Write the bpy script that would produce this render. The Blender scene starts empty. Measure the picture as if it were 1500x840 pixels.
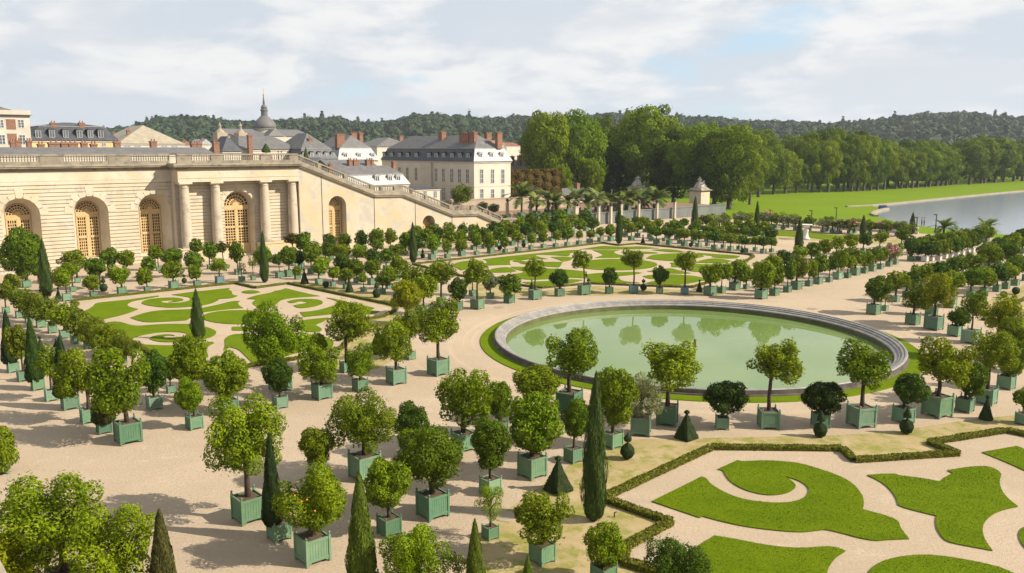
import bpy, math, random
import numpy as np
from mathutils import Vector, Matrix
from mathutils.geometry import tessellate_polygon

random.seed(7)
SC = bpy.context.scene
COL = SC.collection
R = math.radians

# ------------------------------------------------------------------ camera geometry
FPX, HOR, EYE = 1232.0, 218.0, 15.0          # focal length and horizon measured on a 1500 x 840 picture
PITCH = math.atan((420 - HOR) / FPX)
CT, ST = math.cos(PITCH), math.sin(PITCH)

def ray(x, y):
    a = (x - 750) / FPX; b = -(y - 420) / FPX
    return (a, CT + b * ST, -ST + b * CT)

def g(x, y, z=0.0):
    d = ray(x, y); k = (z - EYE) / d[2]
    return Vector((d[0] * k, d[1] * k, z))

def at_y(x, y, Y):
    d = ray(x, y); k = Y / d[1]
    return d[0] * k, EYE + d[2] * k

def px_per_m(p):
    return FPX / (p[1] * CT - (p[2] - EYE) * ST)

TH = R(40.5)                                   # the garden's main axis
UX, UY = math.cos(TH), math.sin(TH)
NX, NY = math.sin(TH), -math.cos(TH)           # facade normal
O0 = g(269, 385)

def FR(s, t, z=0.0):
    return Vector((O0.x + s * UX - t * NX, O0.y + s * UY - t * NY, z))

def fac(x, y, t):
    d = ray(x, y)
    k = (-(O0.x * NX + O0.y * NY) + t) / -(d[0] * NX + d[1] * NY)
    px, py = d[0] * k - O0.x, d[1] * k - O0.y
    return px * UX + py * UY, EYE + d[2] * k

def fs(x, t): return fac(x, 250, t)[0]
def fz(x, y, t): return fac(x, y, t)[1]

# ------------------------------------------------------------------ object helpers
def tag(o, label=None, cat=None, group=None, kind=None):
    if label: o['label'] = label
    if cat: o['category'] = cat
    if group: o['group'] = group
    if kind: o['kind'] = kind
    return o

def empty(name, loc=(0, 0, 0), rz=0.0):
    o = bpy.data.objects.new(name, None)
    o.location = loc; o.rotation_euler = (0, 0, rz)
    o.empty_display_size = 0.3
    COL.objects.link(o)
    return o

def link(name, me, parent=None, loc=(0, 0, 0), rz=0.0, scale=None):
    o = bpy.data.objects.new(name, me)
    COL.objects.link(o)
    if parent: o.parent = parent
    o.location = loc; o.rotation_euler = (0, 0, rz)
    if scale: o.scale = scale
    return o

class MB:
    """collects geometry for ONE mesh"""
    def __init__(self): self.v = []; self.f = []
    def add(self, vs, fs_):
        b = len(self.v); self.v.extend([tuple(p) for p in vs]); self.f.extend([tuple(b + i for i in q) for q in fs_]); return self
    def box(self, c, s, rz=0.0, taper=1.0):
        x, y, z = s[0] / 2, s[1] / 2, s[2] / 2
        cs, sn = math.cos(rz), math.sin(rz)
        vs = []
        for dz, k in ((-z, 1.0), (z, taper)):
            for dx, dy in ((-x, -y), (x, -y), (x, y), (-x, y)):
                dx *= k; dy *= k
                vs.append((c[0] + dx * cs - dy * sn, c[1] + dx * sn + dy * cs, c[2] + dz))
        return self.add(vs, [(0, 3, 2, 1), (4, 5, 6, 7), (0, 1, 5, 4), (1, 2, 6, 5), (2, 3, 7, 6), (3, 0, 4, 7)])
    def bb(self, x0, x1, y0, y1, z0, z1):
        return self.box(((x0 + x1) / 2, (y0 + y1) / 2, (z0 + z1) / 2), (x1 - x0, y1 - y0, z1 - z0))
    def lathe(self, prof, c=(0, 0, 0), seg=16, cap=True, sx=1.0, sy=1.0):
        vs = []; fs_ = []; n = len(prof)
        for r, z in prof:
            for k in range(seg):
                a = 2 * math.pi * k / seg
                vs.append((c[0] + r * sx * math.cos(a), c[1] + r * sy * math.sin(a), c[2] + z))
        for i in range(n - 1):
            for k in range(seg):
                k2 = (k + 1) % seg
                fs_.append((i * seg + k, i * seg + k2, (i + 1) * seg + k2, (i + 1) * seg + k))
        if cap:
            fs_.append(tuple(reversed(range(seg)))); fs_.append(tuple((n - 1) * seg + k for k in range(seg)))
        return self.add(vs, fs_)
    def tube(self, pts, rad, seg=7):
        pts = [Vector(p) for p in pts]; n = len(pts); vs = []; fs_ = []
        for i, p in enumerate(pts):
            d = (pts[min(i + 1, n - 1)] - pts[max(i - 1, 0)]).normalized()
            a = d.orthogonal().normalized() if abs(d.z) < 0.95 else Vector((1, 0, 0)) - d * d.x
            a.normalize(); b = d.cross(a)
            for k in range(seg):
                t = 2 * math.pi * k / seg
                vs.append(p + (a * math.cos(t) + b * math.sin(t)) * rad[i])
        for i in range(n - 1):
            for k in range(seg):
                k2 = (k + 1) % seg
                fs_.append((i * seg + k, i * seg + k2, (i + 1) * seg + k2, (i + 1) * seg + k))
        fs_.append(tuple(reversed(range(seg)))); fs_.append(tuple((n - 1) * seg + k for k in range(seg)))
        return self.add(vs, fs_)
    def prism(self, pts, z0, z1, bottom=False):
        """vertical extrusion of a plan outline"""
        n = len(pts)
        tri = tessellate_polygon([[Vector((p[0], p[1], 0)) for p in pts]])
        vs = [(p[0], p[1], z1) for p in pts] + [(p[0], p[1], z0) for p in pts]
        fs_ = []
        for t in tri:
            a, b, c = (pts[i] for i in t)
            if (b[0]-a[0])*(c[1]-a[1]) - (b[1]-a[1])*(c[0]-a[0]) < 0: t = t[::-1]
            fs_.append(tuple(t))
            if bottom: fs_.append(tuple(n + i for i in t[::-1]))
        ar = sum(pts[i][0]*pts[(i+1) % n][1] - pts[(i+1) % n][0]*pts[i][1] for i in range(n))
        for i in range(n):
            j = (i + 1) % n
            fs_.append((i, n + i, n + j, j) if ar > 0 else (j, n + j, n + i, i))
        return self.add(vs, fs_)
    def mesh(self, name, m, smooth=False):
        me = bpy.data.meshes.new(name)
        me.from_pydata(self.v, [], self.f)
        if m: me.materials.append(m)
        if smooth: me.polygons.foreach_set('use_smooth', [True] * len(me.polygons))
        me.update(); return me
    def build(self, name, m, parent=None, smooth=False, **kw):
        return link(name, self.mesh(name, m, smooth), parent, **kw)

# ------------------------------------------------------------------ materials
def nodes(name):
    m = bpy.data.materials.new(name); m.use_nodes = True
    nt = m.node_tree; nt.nodes.clear()
    out = nt.nodes.new('ShaderNodeOutputMaterial')
    return m, nt, out

def N(nt, typ, **kw):
    n = nt.nodes.new(typ)
    for k, v in kw.items():
        if k.startswith('_'): setattr(n, k[1:], v)
        else: n.inputs[k].default_value = v
    return n

def mixc(nt, fac_, a, b, blend='MIX'):
    n = nt.nodes.new('ShaderNodeMix'); n.data_type = 'RGBA'; n.blend_type = blend
    def put(i, val):
        if isinstance(val, bpy.types.NodeSocket): nt.links.new(val, n.inputs[i])
        elif isinstance(val, (int, float)): n.inputs[i].default_value = val
        else: n.inputs[i].default_value = (*val[:3], 1)
    put(0, fac_); put(6, a); put(7, b)
    return n.outputs[2]

def ramp(nt, sock, lo, hi):
    n = nt.nodes.new('ShaderNodeMapRange'); n.inputs[1].default_value = lo; n.inputs[2].default_value = hi
    n.interpolation_type = 'SMOOTHSTEP'
    nt.links.new(sock, n.inputs[0]); return n.outputs[0]

def noise(nt, scale, detail=4.0, rough=0.55, vec=None, dist=0.0):
    n = N(nt, 'ShaderNodeTexNoise', Scale=scale, Detail=detail, Roughness=rough, Distortion=dist)
    if vec is not None: nt.links.new(vec, n.inputs['Vector'])
    return n.outputs[0]

def pos(nt): return nt.nodes.new('ShaderNodeNewGeometry').outputs['Position']

def scaled(nt, sock, v):
    n = nt.nodes.new('ShaderNodeVectorMath'); n.operation = 'MULTIPLY'
    nt.links.new(sock, n.inputs[0]); n.inputs[1].default_value = v
    return n.outputs[0]

def mat(name, col, col2=None, scale=1.5, rough=0.85, col3=None, scale3=6.0, lo3=.5, hi3=.7, bump=0.0, bscale=12.0, stretch=None, spec=0.3, metal=0.0):
    col, col2, col3 = (tuple(x * .86 for x in c_) if c_ else None for c_ in (col, col2, col3))
    m, nt, out = nodes(name)
    b = N(nt, 'ShaderNodeBsdfPrincipled', Roughness=rough, Metallic=metal); b.inputs['Specular IOR Level'].default_value = spec
    p = pos(nt)
    if stretch: p = scaled(nt, p, stretch)
    c = (*col, 1)
    if col2:
        c = mixc(nt, ramp(nt, noise(nt, scale, 5, .6, p), .35, .65), col, col2)
    if col3:
        c = mixc(nt, ramp(nt, noise(nt, scale3, 6, .65, p), lo3, hi3), c, col3)
    if isinstance(c, tuple): b.inputs['Base Color'].default_value = c
    else: nt.links.new(c, b.inputs['Base Color'])
    if bump:
        bn = N(nt, 'ShaderNodeBump', Strength=bump, Distance=0.03)
        nt.links.new(noise(nt, bscale, 6, .6, p), bn.inputs['Height']); nt.links.new(bn.outputs[0], b.inputs['Normal'])
    nt.links.new(b.outputs[0], out.inputs[0])
    return m

def leaf_mat(name, trans=0.23, rough=0.62, spec=0.07, var=0.6):
    """leaf colour = the object's own colour, varied leaf by leaf"""
    m, nt, out = nodes(name)
    oi = nt.nodes.new('ShaderNodeObjectInfo')
    at = N(nt, 'ShaderNodeAttribute', _attribute_name='tint')
    hsv = nt.nodes.new('ShaderNodeHueSaturation')
    nt.links.new(oi.outputs['Color'], hsv.inputs['Color'])
    mr = nt.nodes.new('ShaderNodeMapRange'); mr.inputs[3].default_value = 1 - var; mr.inputs[4].default_value = 1 + var
    nt.links.new(at.outputs['Fac'], mr.inputs[0]); nt.links.new(mr.outputs[0], hsv.inputs['Value'])
    mh = nt.nodes.new('ShaderNodeMapRange'); mh.inputs[3].default_value = .512; mh.inputs[4].default_value = .488
    nt.links.new(at.outputs['Fac'], mh.inputs[0]); nt.links.new(mh.outputs[0], hsv.inputs['Hue'])
    b = N(nt, 'ShaderNodeBsdfPrincipled', Roughness=rough); b.inputs['Specular IOR Level'].default_value = spec
    nt.links.new(hsv.outputs[0], b.inputs['Base Color'])
    tr = nt.nodes.new('ShaderNodeBsdfTranslucent')
    nt.links.new(mixc(nt, 1.0, hsv.outputs[0], (1.5, 1.35, .55), 'MULTIPLY'), tr.inputs[0])
    mx = nt.nodes.new('ShaderNodeMixShader'); mx.inputs[0].default_value = trans
    nt.links.new(b.outputs[0], mx.inputs[1]); nt.links.new(tr.outputs[0], mx.inputs[2])
    nt.links.new(mx.outputs[0], out.inputs[0])
    return m

M = {}
M['leaf'] = leaf_mat('leaf')
M['needle'] = leaf_mat('needle', trans=0.08, rough=.7, spec=.15, var=.45)
M['frond'] = leaf_mat('frond', trans=.2, rough=.45, spec=.35, var=.4)
M['bark'] = mat('bark', (.085, .055, .038), (.05, .034, .025), 9, .9, bump=.5, bscale=30)
M['bigbark'] = mat('tree_bark', (.13, .105, .075), (.07, .055, .042), 3, .9, bump=.5, bscale=9)
M['soil'] = mat('soil', (.075, .045, .03), (.12, .075, .05), 8, .95, bump=.6, bscale=30)
M['white_box'] = mat('white_paint', (.72, .68, .62), (.6, .55, .5), 3, .7)

# green painted planks: colour of the paint comes from the box, worn a little
def paint_mat():
    m, nt, out = nodes('green_paint')
    oi = nt.nodes.new('ShaderNodeObjectInfo')
    b = N(nt, 'ShaderNodeBsdfPrincipled', Roughness=.62); b.inputs['Specular IOR Level'].default_value = .3
    p = pos(nt)
    c = mixc(nt, ramp(nt, noise(nt, 2.2, 6, .65, p), .35, .75), oi.outputs['Color'], mixc(nt, 1.0, oi.outputs['Color'], (1.35, 1.2, 1.15), 'MULTIPLY'))
    c = mixc(nt, ramp(nt, noise(nt, 5, 8, .75, scaled(nt, p, (1, 1, .35))), .57, .72), c, (.15, .155, .105))
    nt.links.new(c, b.inputs['Base Color'])
    nt.links.new(b.outputs[0], out.inputs[0])
    return m
M['paint'] = paint_mat()

M['gravel'] = None
def gravel_mat():
    m, nt, out = nodes('gravel')
    b = N(nt, 'ShaderNodeBsdfPrincipled', Roughness=.95); b.inputs['Specular IOR Level'].default_value = .1
    p = pos(nt)
    c = mixc(nt, ramp(nt, noise(nt, .12, 5, .6, p), .3, .7), (.415, .320, .222), (.360, .276, .188))
    c = mixc(nt, ramp(nt, noise(nt, .7, 6, .7, p), .52, .75), c, (.45, .355, .262))
    c = mixc(nt, ramp(nt, noise(nt, 9, 5, .75, p), .46, .72), c, (.285, .215, .15))
    c = mixc(nt, ramp(nt, noise(nt, 30, 2, .6, p), .56, .76), c, (.54, .44, .335))
    c = mixc(nt, ramp(nt, noise(nt, .35, 4, .6, scaled(nt, p, (.25, 1.3, 1))), .56, .72), c, (.36, .275, .195))
    nt.links.new(c, b.inputs['Base Color'])
    sb = nt.nodes.new('ShaderNodeVectorMath'); sb.operation = 'DISTANCE'; sb.inputs[1].default_value = (.9484 * 15, 4.35 * 15, 0)
    nt.links.new(p, sb.inputs[0])
    cm = nt.nodes.new('ShaderNodeCombineXYZ'); nt.links.new(sb.outputs['Value'], cm.inputs[0])
    ad = nt.nodes.new('ShaderNodeVectorMath'); ad.operation = 'ADD'; nt.links.new(cm.outputs[0], ad.inputs[0]); nt.links.new(scaled(nt, p, (.02, .02, 0)), ad.inputs[1])
    ring_ = ramp(nt, noise(nt, 1.6, 3, .6, ad.outputs[0]), .5, .7)
    near = ramp(nt, sb.outputs['Value'], 28, 18)
    mm = nt.nodes.new('ShaderNodeMath'); mm.operation = 'MULTIPLY'; nt.links.new(ring_, mm.inputs[0]); nt.links.new(near, mm.inputs[1])
    m2 = nt.nodes.new('ShaderNodeMath'); m2.operation = 'MULTIPLY'; nt.links.new(mm.outputs[0], m2.inputs[0]); m2.inputs[1].default_value = .55
    c = mixc(nt, m2.outputs[0], c, (.46, .36, .25))
    nt.links.new(c, b.inputs['Base Color'])
    bn = N(nt, 'ShaderNodeBump', Strength=.75, Distance=.07)
    nt.links.new(noise(nt, 6, 9, .82, p), bn.inputs['Height']); nt.links.new(bn.outputs[0], b.inputs['Normal'])
    nt.links.new(b.outputs[0], out.inputs[0])
    return m
M['gravel'] = gravel_mat()

def grass_mat(name, a, b_, c_, patch=.6, fine=26, bumpd=.05, stripe=None):
    m, nt, out = nodes(name)
    b = N(nt, 'ShaderNodeBsdfPrincipled', Roughness=.9); b.inputs['Specular IOR Level'].default_value = .03
    p = pos(nt)
    c = mixc(nt, ramp(nt, noise(nt, patch, 5, .6, p), .35, .7), a, b_)
    c = mixc(nt, ramp(nt, noise(nt, fine, 4, .75, scaled(nt, p, (.6, 1.6, 1))), .45, .75), c, c_)
    if stripe:
        c = mixc(nt, ramp(nt, noise(nt, .9, 4, .6, scaled(nt, p, (.15, 1, 1))), .45, .65), c, stripe)
    nt.links.new(c, b.inputs['Base Color'])
    bn = N(nt, 'ShaderNodeBump', Strength=.8, Distance=bumpd)
    nt.links.new(noise(nt, fine * .7, 5, .75, p), bn.inputs['Height']); nt.links.new(bn.outputs[0], b.inputs['Normal'])
    nt.links.new(b.outputs[0], out.inputs[0])
    return m
M['lawn'] = grass_mat('lawn', (.092, .138, .003), (.122, .166, .004), (.054, .092, .002), .5, stripe=(.106, .150, .004))
M['meadow'] = grass_mat('meadow', (.112, .172, .006), (.138, .196, .007), (.098, .152, .006), .05, 3, .03, stripe=(.122, .182, .008))
M['dry'] = None
def dry_mat():
    m, nt, out = nodes('dry_grass')
    b = N(nt, 'ShaderNodeBsdfPrincipled', Roughness=.95); b.inputs['Specular IOR Level'].default_value = .1
    p = pos(nt)
    c = mixc(nt, ramp(nt, noise(nt, .5, 5, .6, p), .35, .65), (.365, .275, .155), (.30, .232, .105))
    c = mixc(nt, ramp(nt, noise(nt, .8, 8, .75, p), .44, .62), c, (.185, .185, .035))
    c = mixc(nt, ramp(nt, noise(nt, 18, 4, .7, p), .5, .75), c, (.25, .195, .105))
    nt.links.new(c, b.inputs['Base Color'])
    nt.links.new(b.outputs[0], out.inputs[0]); return m
M['dry'] = dry_mat()
M['earth'] = mat('earth', (.035, .055, .012), (.05, .07, .018), .02, .95)
M['brownsoil'] = mat('brown_soil', (.24, .14, .085), (.19, .12, .075), .8, .95)
M['townground'] = mat('town_ground', (.25, .22, .18), (.2, .18, .15), .2, .95)

def stone(name, a, b_, stain, lo=.55, hi=.75, bump=.25):
    return mat(name, a, b_, .35, .85, col3=stain, scale3=.9, lo3=lo, hi3=hi, bump=bump, bscale=8)
M['stone'] = stone('limestone', (.59, .505, .385), (.56, .455, .305), (.43, .385, .31), .48, .7)
M['smoothstone'] = stone('smooth_limestone', (.60, .52, .395), (.54, .44, .30), (.42, .38, .31), .52, .72)
M['colstone'] = mat('column_stone', (.46, .385, .285), (.52, .43, .31), .5, .85, col3=(.33, .28, .22), scale3=.8, lo3=.5, hi3=.7, bump=.25, bscale=8)
M['stairstone'] = mat('stair_limestone', (.53, .455, .345), (.54, .41, .235), .22, .85, col3=(.43, .39, .32), scale3=.55, lo3=.46, hi3=.64, bump=.3, bscale=6)
M['weathered'] = mat('weathered_stone', (.36, .30, .21), (.24, .205, .155), .5, .9, col3=(.13, .115, .095), scale3=1.3, lo3=.52, hi3=.72, bump=.5, bscale=10, stretch=(1, 1, 2.2))
M['balstone'] = mat('balustrade_stone', (.30, .255, .185), (.215, .185, .14), .8, .9, col3=(.12, .105, .085), scale3=1.6, lo3=.52, hi3=.74, bump=.4, bscale=10)
M['ochre'] = mat('ochre_paint', (.58, .40, .19), (.53, .35, .155), 1.2, .55)
M['glass'] = mat('dark_glass', (.018, .012, .010), rough=.12, spec=.5)
M['rim'] = None
def rim_mat():
    m, nt, out = nodes('rim_marble')
    b = N(nt, 'ShaderNodeBsdfPrincipled', Roughness=.6)
    p = pos(nt)
    c = mixc(nt, ramp(nt, noise(nt, 1.1, 6, .7, p), .4, .6), (.255, .232, .205), (.175, .16, .145))
    c = mixc(nt, ramp(nt, noise(nt, 3.5, 7, .75, p, .8), .52, .64), c, (.15, .13, .125))
    c = mixc(nt, ramp(nt, noise(nt, 2.3, 5, .7, p), .62, .72), c, (.38, .355, .325))
    nt.links.new(c, b.inputs['Base Color'])
    bn = N(nt, 'ShaderNodeBump', Strength=.4, Distance=.03)
    nt.links.new(noise(nt, 9, 5, .7, p), bn.inputs['Height']); nt.links.new(bn.outputs[0], b.inputs['Normal'])
    nt.links.new(b.outputs[0], out.inputs[0]); return m
M['rim'] = rim_mat()
M['darkrim'] = mat('dark_rim', (.13, .105, .085), (.075, .06, .05), 1.2, .85, col3=(.25, .22, .19), scale3=2.5, lo3=.6, hi3=.75)  # outer wall of the pool: darker and browner than the rim, mottled
M['algae'] = mat('algae_stone', (.13, .12, .05), (.08, .085, .03), 1.2, .8)

def water(name, base, rough, bscale, bstr, stretch, base2=None):
    m, nt, out = nodes(name)
    b = N(nt, 'ShaderNodeBsdfPrincipled', Roughness=rough, IOR=1.33)
    b.inputs['Specular IOR Level'].default_value = .5
    p = pos(nt)
    c = mixc(nt, ramp(nt, noise(nt, .08, 3, .5, p), .35, .65), base, base2 or base)
    nt.links.new(c, b.inputs['Base Color'])
    bn = N(nt, 'ShaderNodeBump', Strength=bstr, Distance=.02)
    nt.links.new(noise(nt, bscale, 3, .55, scaled(nt, p, stretch)), bn.inputs['Height']); nt.links.new(bn.outputs[0], b.inputs['Normal'])
    nt.links.new(b.outputs[0], out.inputs[0]); return m
M['pool'] = water('pool_water', (.120, .180, .045), .015, 1.6, .035, (.5, 1.6, 1), (.145, .200, .065))
M['lake'] = water('lake_water', (.19, .21, .235), .14, .5, .5, (.5, 1.8, 1))

M['slate'] = mat('slate', (.115, .108, .102), (.15, .142, .135), 1.0, .6, col3=(.20, .185, .165), scale3=.7, lo3=.58, hi3=.75)
M['darkslate'] = mat('dark_slate', (.05, .052, .06), (.075, .075, .08), 1.0, .5)
M['zinc'] = mat('zinc', (.42, .405, .385), (.33, .32, .305), .9, .5, stretch=(3, 3, .4))
M['tanzinc'] = mat('tan_zinc', (.36, .31, .22), (.29, .25, .18), .8, .7)
M['brick'] = mat('brick', (.29, .15, .095), (.20, .105, .07), 3.0, .9)
M['redtile'] = mat('red_tile', (.33, .15, .09), (.25, .12, .08), .8, .9)
M['cream'] = mat('cream_render', (.64, .56, .445), (.58, .505, .40), .4, .9)
M['yellow'] = mat('yellow_render', (.70, .50, .22), (.64, .45, .2), .5, .9)
M['pale'] = mat('pale_stone', (.58, .52, .42), (.5, .44, .35), .5, .9)
M['tan'] = mat('tan_render', (.42, .33, .225), (.36, .28, .20), .5, .9)
M['whitewood'] = mat('white_wood', (.6, .58, .54), rough=.6)
M['pane'] = mat('window_pane', (.06, .07, .08), (.12, .13, .14), .7, .12, spec=.5)
M['bankstone'] = mat('bank_stone', (.36, .29, .20), (.28, .23, .16), .5, .9)
M['wallgrey'] = mat('grey_retaining_wall', (.18, .185, .165), (.135, .145, .135), .35, .9, col3=(.22, .17, .12), scale3=.6, lo3=.6, hi3=.75, stretch=(1.6, 1.6, .5))
M['marble'] = mat('statue_marble', (.46, .42, .36), (.33, .30, .26), 1.5, .7, col3=(.12, .11, .10), scale3=2.2, lo3=.55, hi3=.7)
M['white_marble'] = mat('white_marble', (.74, .71, .66), (.62, .6, .56), 1.5, .6)
M['bronze'] = mat('bronze', (.07, .075, .06), (.10, .1, .08), 3, .6)
M['darkmetal'] = mat('dark_metal', (.03, .032, .032), rough=.5)
M['gold'] = mat('gilt', (.7, .45, .12), rough=.4, metal=1.0)
M['rust'] = mat('rusty_pipe', (.11, .055, .03), rough=.8)
M['orange'] = mat('orange_peel', (.75, .22, .02), rough=.5)
M['flower'] = leaf_mat('petals', trans=.2, var=.35)

# ------------------------------------------------------------------ leaf meshes (numpy)
def leaf_mesh(name, P, Nrm, L, rng, m, width=.55, jit=.9, tint=None, up=0.0, extra=None):
    n = len(P)
    d = rng.normal(size=(n, 3)) * jit * .6
    nn = Nrm + d; nn /= np.linalg.norm(nn, axis=1)[:, None] + 1e-9
    t = rng.normal(size=(n, 3)); t[:, 2] += up
    t -= nn * (t * nn).sum(1)[:, None]; t /= np.linalg.norm(t, axis=1)[:, None] + 1e-9
    b = np.cross(nn, t)
    l = (L * rng.uniform(.65, 1.35, n))[:, None] * .5
    w = l * width
    V = np.stack([P - t * l, P + b * w - t * l * .1, P + t * l, P - b * w - t * l * .1], 1).reshape(-1, 3)
    if tint is None: tint = rng.uniform(0, 1, n)
    T = np.repeat(np.clip(tint, 0, 1), 4)
    nf = n; ev = None
    if extra is not None:
        ev, ef, et = extra
        base = len(V); V = np.vstack([V, ev]); T = np.concatenate([T, np.full(len(ev), et)])
    me = bpy.data.meshes.new(name)
    loops = np.arange(n * 4, dtype=np.int32)
    starts = np.arange(n, dtype=np.int32) * 4
    tot = np.full(n, 4, dtype=np.int32)
    if extra is not None:
        ef = np.asarray(ef, dtype=np.int32)
        k = ef.shape[1]
        starts = np.concatenate([starts, n * 4 + np.arange(len(ef), dtype=np.int32) * k])
        loops = np.concatenate([loops, (ef + base).ravel().astype(np.int32)])
        nf += len(ef)
    me.vertices.add(len(V)); me.vertices.foreach_set('co', V.astype(np.float32).ravel())
    me.loops.add(len(loops)); me.loops.foreach_set('vertex_index', loops)
    me.polygons.add(nf); me.polygons.foreach_set('loop_start', starts.astype(np.int32))
    a = me.attributes.new('tint', 'FLOAT', 'POINT'); a.data.foreach_set('value', T.astype(np.float32))
    me.materials.append(m)
    me.update(calc_edges=True); me.validate()
    return me

def sphere_pts(n, rng):
    v = rng.normal(size=(n, 3)); return v / np.linalg.norm(v, axis=1)[:, None]

def lobe_points(C, Rr, n, rng, inner=.12):
    """points on the outside of a union of lobes, each with a clump tint"""
    w = Rr ** 2; w = w / w.sum()
    P = []; Q = []; T = []
    need = n
    ct = rng.uniform(.15, .85, len(C))
    while need > 0:
        k = rng.choice(len(C), size=need * 2, p=w)
        d = sphere_pts(need * 2, rng)
        rad = Rr[k] * (1 - inner * rng.uniform(0, 1, need * 2) ** 1.5 * 2)
        rad = np.where(rng.uniform(0, 1, need * 2) < .12, Rr[k] * rng.uniform(1.0, 1.38, need * 2), rad)
        p = C[k] + d * rad[:, None]
        dist = np.linalg.norm(p[:, None, :] - C[None], axis=2) / Rr[None]
        dist[np.arange(len(k)), k] = 9
        keep = dist.min(1) > .82
        p, d, k = p[keep][:need], d[keep][:need], k[keep][:need]
        P.append(p); Q.append(d); T.append(ct[k]); need -= len(p)
    P = np.vstack(P); Q = np.vstack(Q); T = np.concatenate(T)
    return P, Q, T

def norm_box(P, ext=1.0):
    lo, hi = np.percentile(P, .25, axis=0), np.percentile(P, 99.75, axis=0)
    return (P - (lo + hi) / 2) / ((hi - lo) / 2) * ext

def crown(kind, n, L, seed):
    rng = np.random.default_rng(seed)
    if kind == 'round':
        C = sphere_pts(60, rng) * rng.uniform(.52, .80, 60)[:, None]; Rr = rng.uniform(.15, .30, 60)
        C = np.vstack([C, [[0, 0, 0]], rng.normal(0, .16, (3, 3))]); Rr = np.append(Rr, [.60, .5, .5, .5])
    elif kind == 'loose':
        k = 44
        C = sphere_pts(k, rng) * rng.uniform(.40, .80, k)[:, None]; C[:, 2] = C[:, 2] * .85 + .05
        C[:, 2] = np.where(C[:, 2] < -.4, C[:, 2] * .6, C[:, 2])
        C[:, 0] *= rng.uniform(.9, 1.1); C += rng.normal(0, .05, C.shape)
        Rr = rng.uniform(.12, .29, k)
        C = np.vstack([C, [[.05, 0, .08], [-.2, .15, -.05], [.2, -.2, .1]]]); Rr = np.append(Rr, [.34, .3, .3])
    elif kind == 'sparse':
        k = 16
        C = sphere_pts(k, rng) * rng.uniform(.35, .85, k)[:, None]; Rr = rng.uniform(.16, .3, k)
    elif kind == 'big':
        k = 90
        C = sphere_pts(k, rng) * rng.uniform(.5, .88, k)[:, None]
        C[:, 2] = np.abs(C[:, 2]) * rng.choice([1, 1, -1], k)
        f = np.where(C[:, 2] > 0, 1 - .25 * C[:, 2], 1 + .25 * C[:, 2]); C[:, 0] *= f; C[:, 1] *= f
        C[:, 2] *= 1.45; C += rng.normal(0, .05, C.shape)
        Rr = rng.uniform(.14, .28, k)
        C = np.vstack([C, [[0, 0, 0], [0, 0, .45], [0, 0, -.45]]]); Rr = np.append(Rr, [.58, .5, .52])
    P, Q, T = lobe_points(C, Rr, int(n * .88), rng)
    ins = sphere_pts(n - len(P), rng) * rng.uniform(.2, .6, n - len(P))[:, None]
    P = np.vstack([P, ins]); Q = np.vstack([Q, sphere_pts(len(ins), rng)]); T = np.concatenate([T, rng.uniform(.2, .6, len(ins))])
    P = norm_box(P)
    tint = T * .55 + rng.uniform(0, 1, len(P)) * .45
    return leaf_mesh('crown', P, Q, L, rng, M['leaf'], tint=tint, jit=.65 if kind == 'big' else .85)

def profile_solid(prof, seg=20):
    V = []; F = []
    for r, z in prof:
        for k in range(seg):
            a = 2 * math.pi * k / seg; V.append((r * math.cos(a), r * math.sin(a), z))
    for i in range(len(prof) - 1):
        for k in range(seg):
            F.append((i * seg + k, i * seg + (k + 1) % seg, (i + 1) * seg + (k + 1) % seg, (i + 1) * seg + k))
    return np.array(V), F

def clipped(name, prof, n, L, seed, up=1.2, lump=.05, m='needle', core=.93, sq=False):
    """a clipped evergreen: solid core of the profile with leaf tufts all over its skin"""
    rng = np.random.default_rng(seed)
    prof = np.array(prof, float)
    seg = np.linalg.norm(np.diff(prof, axis=0), axis=1) * (prof[:-1, 0] + prof[1:, 0] + .02)
    k = rng.choice(len(seg), size=n, p=seg / seg.sum()); u = rng.uniform(0, 1, n)
    rz = prof[k] + (prof[k + 1] - prof[k]) * u[:, None]
    a = rng.uniform(0, 2 * math.pi, n)
    lum = 1 + lump * (np.sin(a * 5 + rz[:, 1] * 6 + seed) + np.sin(a * 3 - rz[:, 1] * 11)) * .5 + rng.normal(0, lump * .35, n)
    r = rz[:, 0] * lum
    cx, sx = np.cos(a), np.sin(a)
    f = 1.0
    if sq: f = 1 / np.maximum(np.abs(cx), np.abs(sx))
    P = np.stack([r * cx * f, r * sx * f, rz[:, 1]], 1)
    dr = prof[k + 1] - prof[k]; dr /= np.linalg.norm(dr, axis=1)[:, None] + 1e-9
    if sq:
        ax = np.abs(cx) > np.abs(sx)
        nx = np.where(ax, np.sign(cx), 0.0); ny = np.where(ax, 0.0, np.sign(sx))
    else: nx, ny = cx, sx
    Q = np.stack([nx * dr[:, 1], ny * dr[:, 1], -dr[:, 0]], 1)
    V, F = profile_solid(np.column_stack([prof[:, 0] * core, prof[:, 1]]), 4 if sq else 20)
    if sq:
        c, s = math.cos(math.pi / 4), math.sin(math.pi / 4)
        V = np.column_stack([(V[:, 0] * c - V[:, 1] * s) * 1.414, (V[:, 0] * s + V[:, 1] * c) * 1.414, V[:, 2]])
    tint = .5 + .25 * np.sin(a * 5 + rz[:, 1] * 6 + seed) + rng.uniform(-.3, .3, n)
    return leaf_mesh(name, P, Q, L, rng, M[m], tint=tint, jit=.7, up=up, extra=(V, F, .4))

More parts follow.
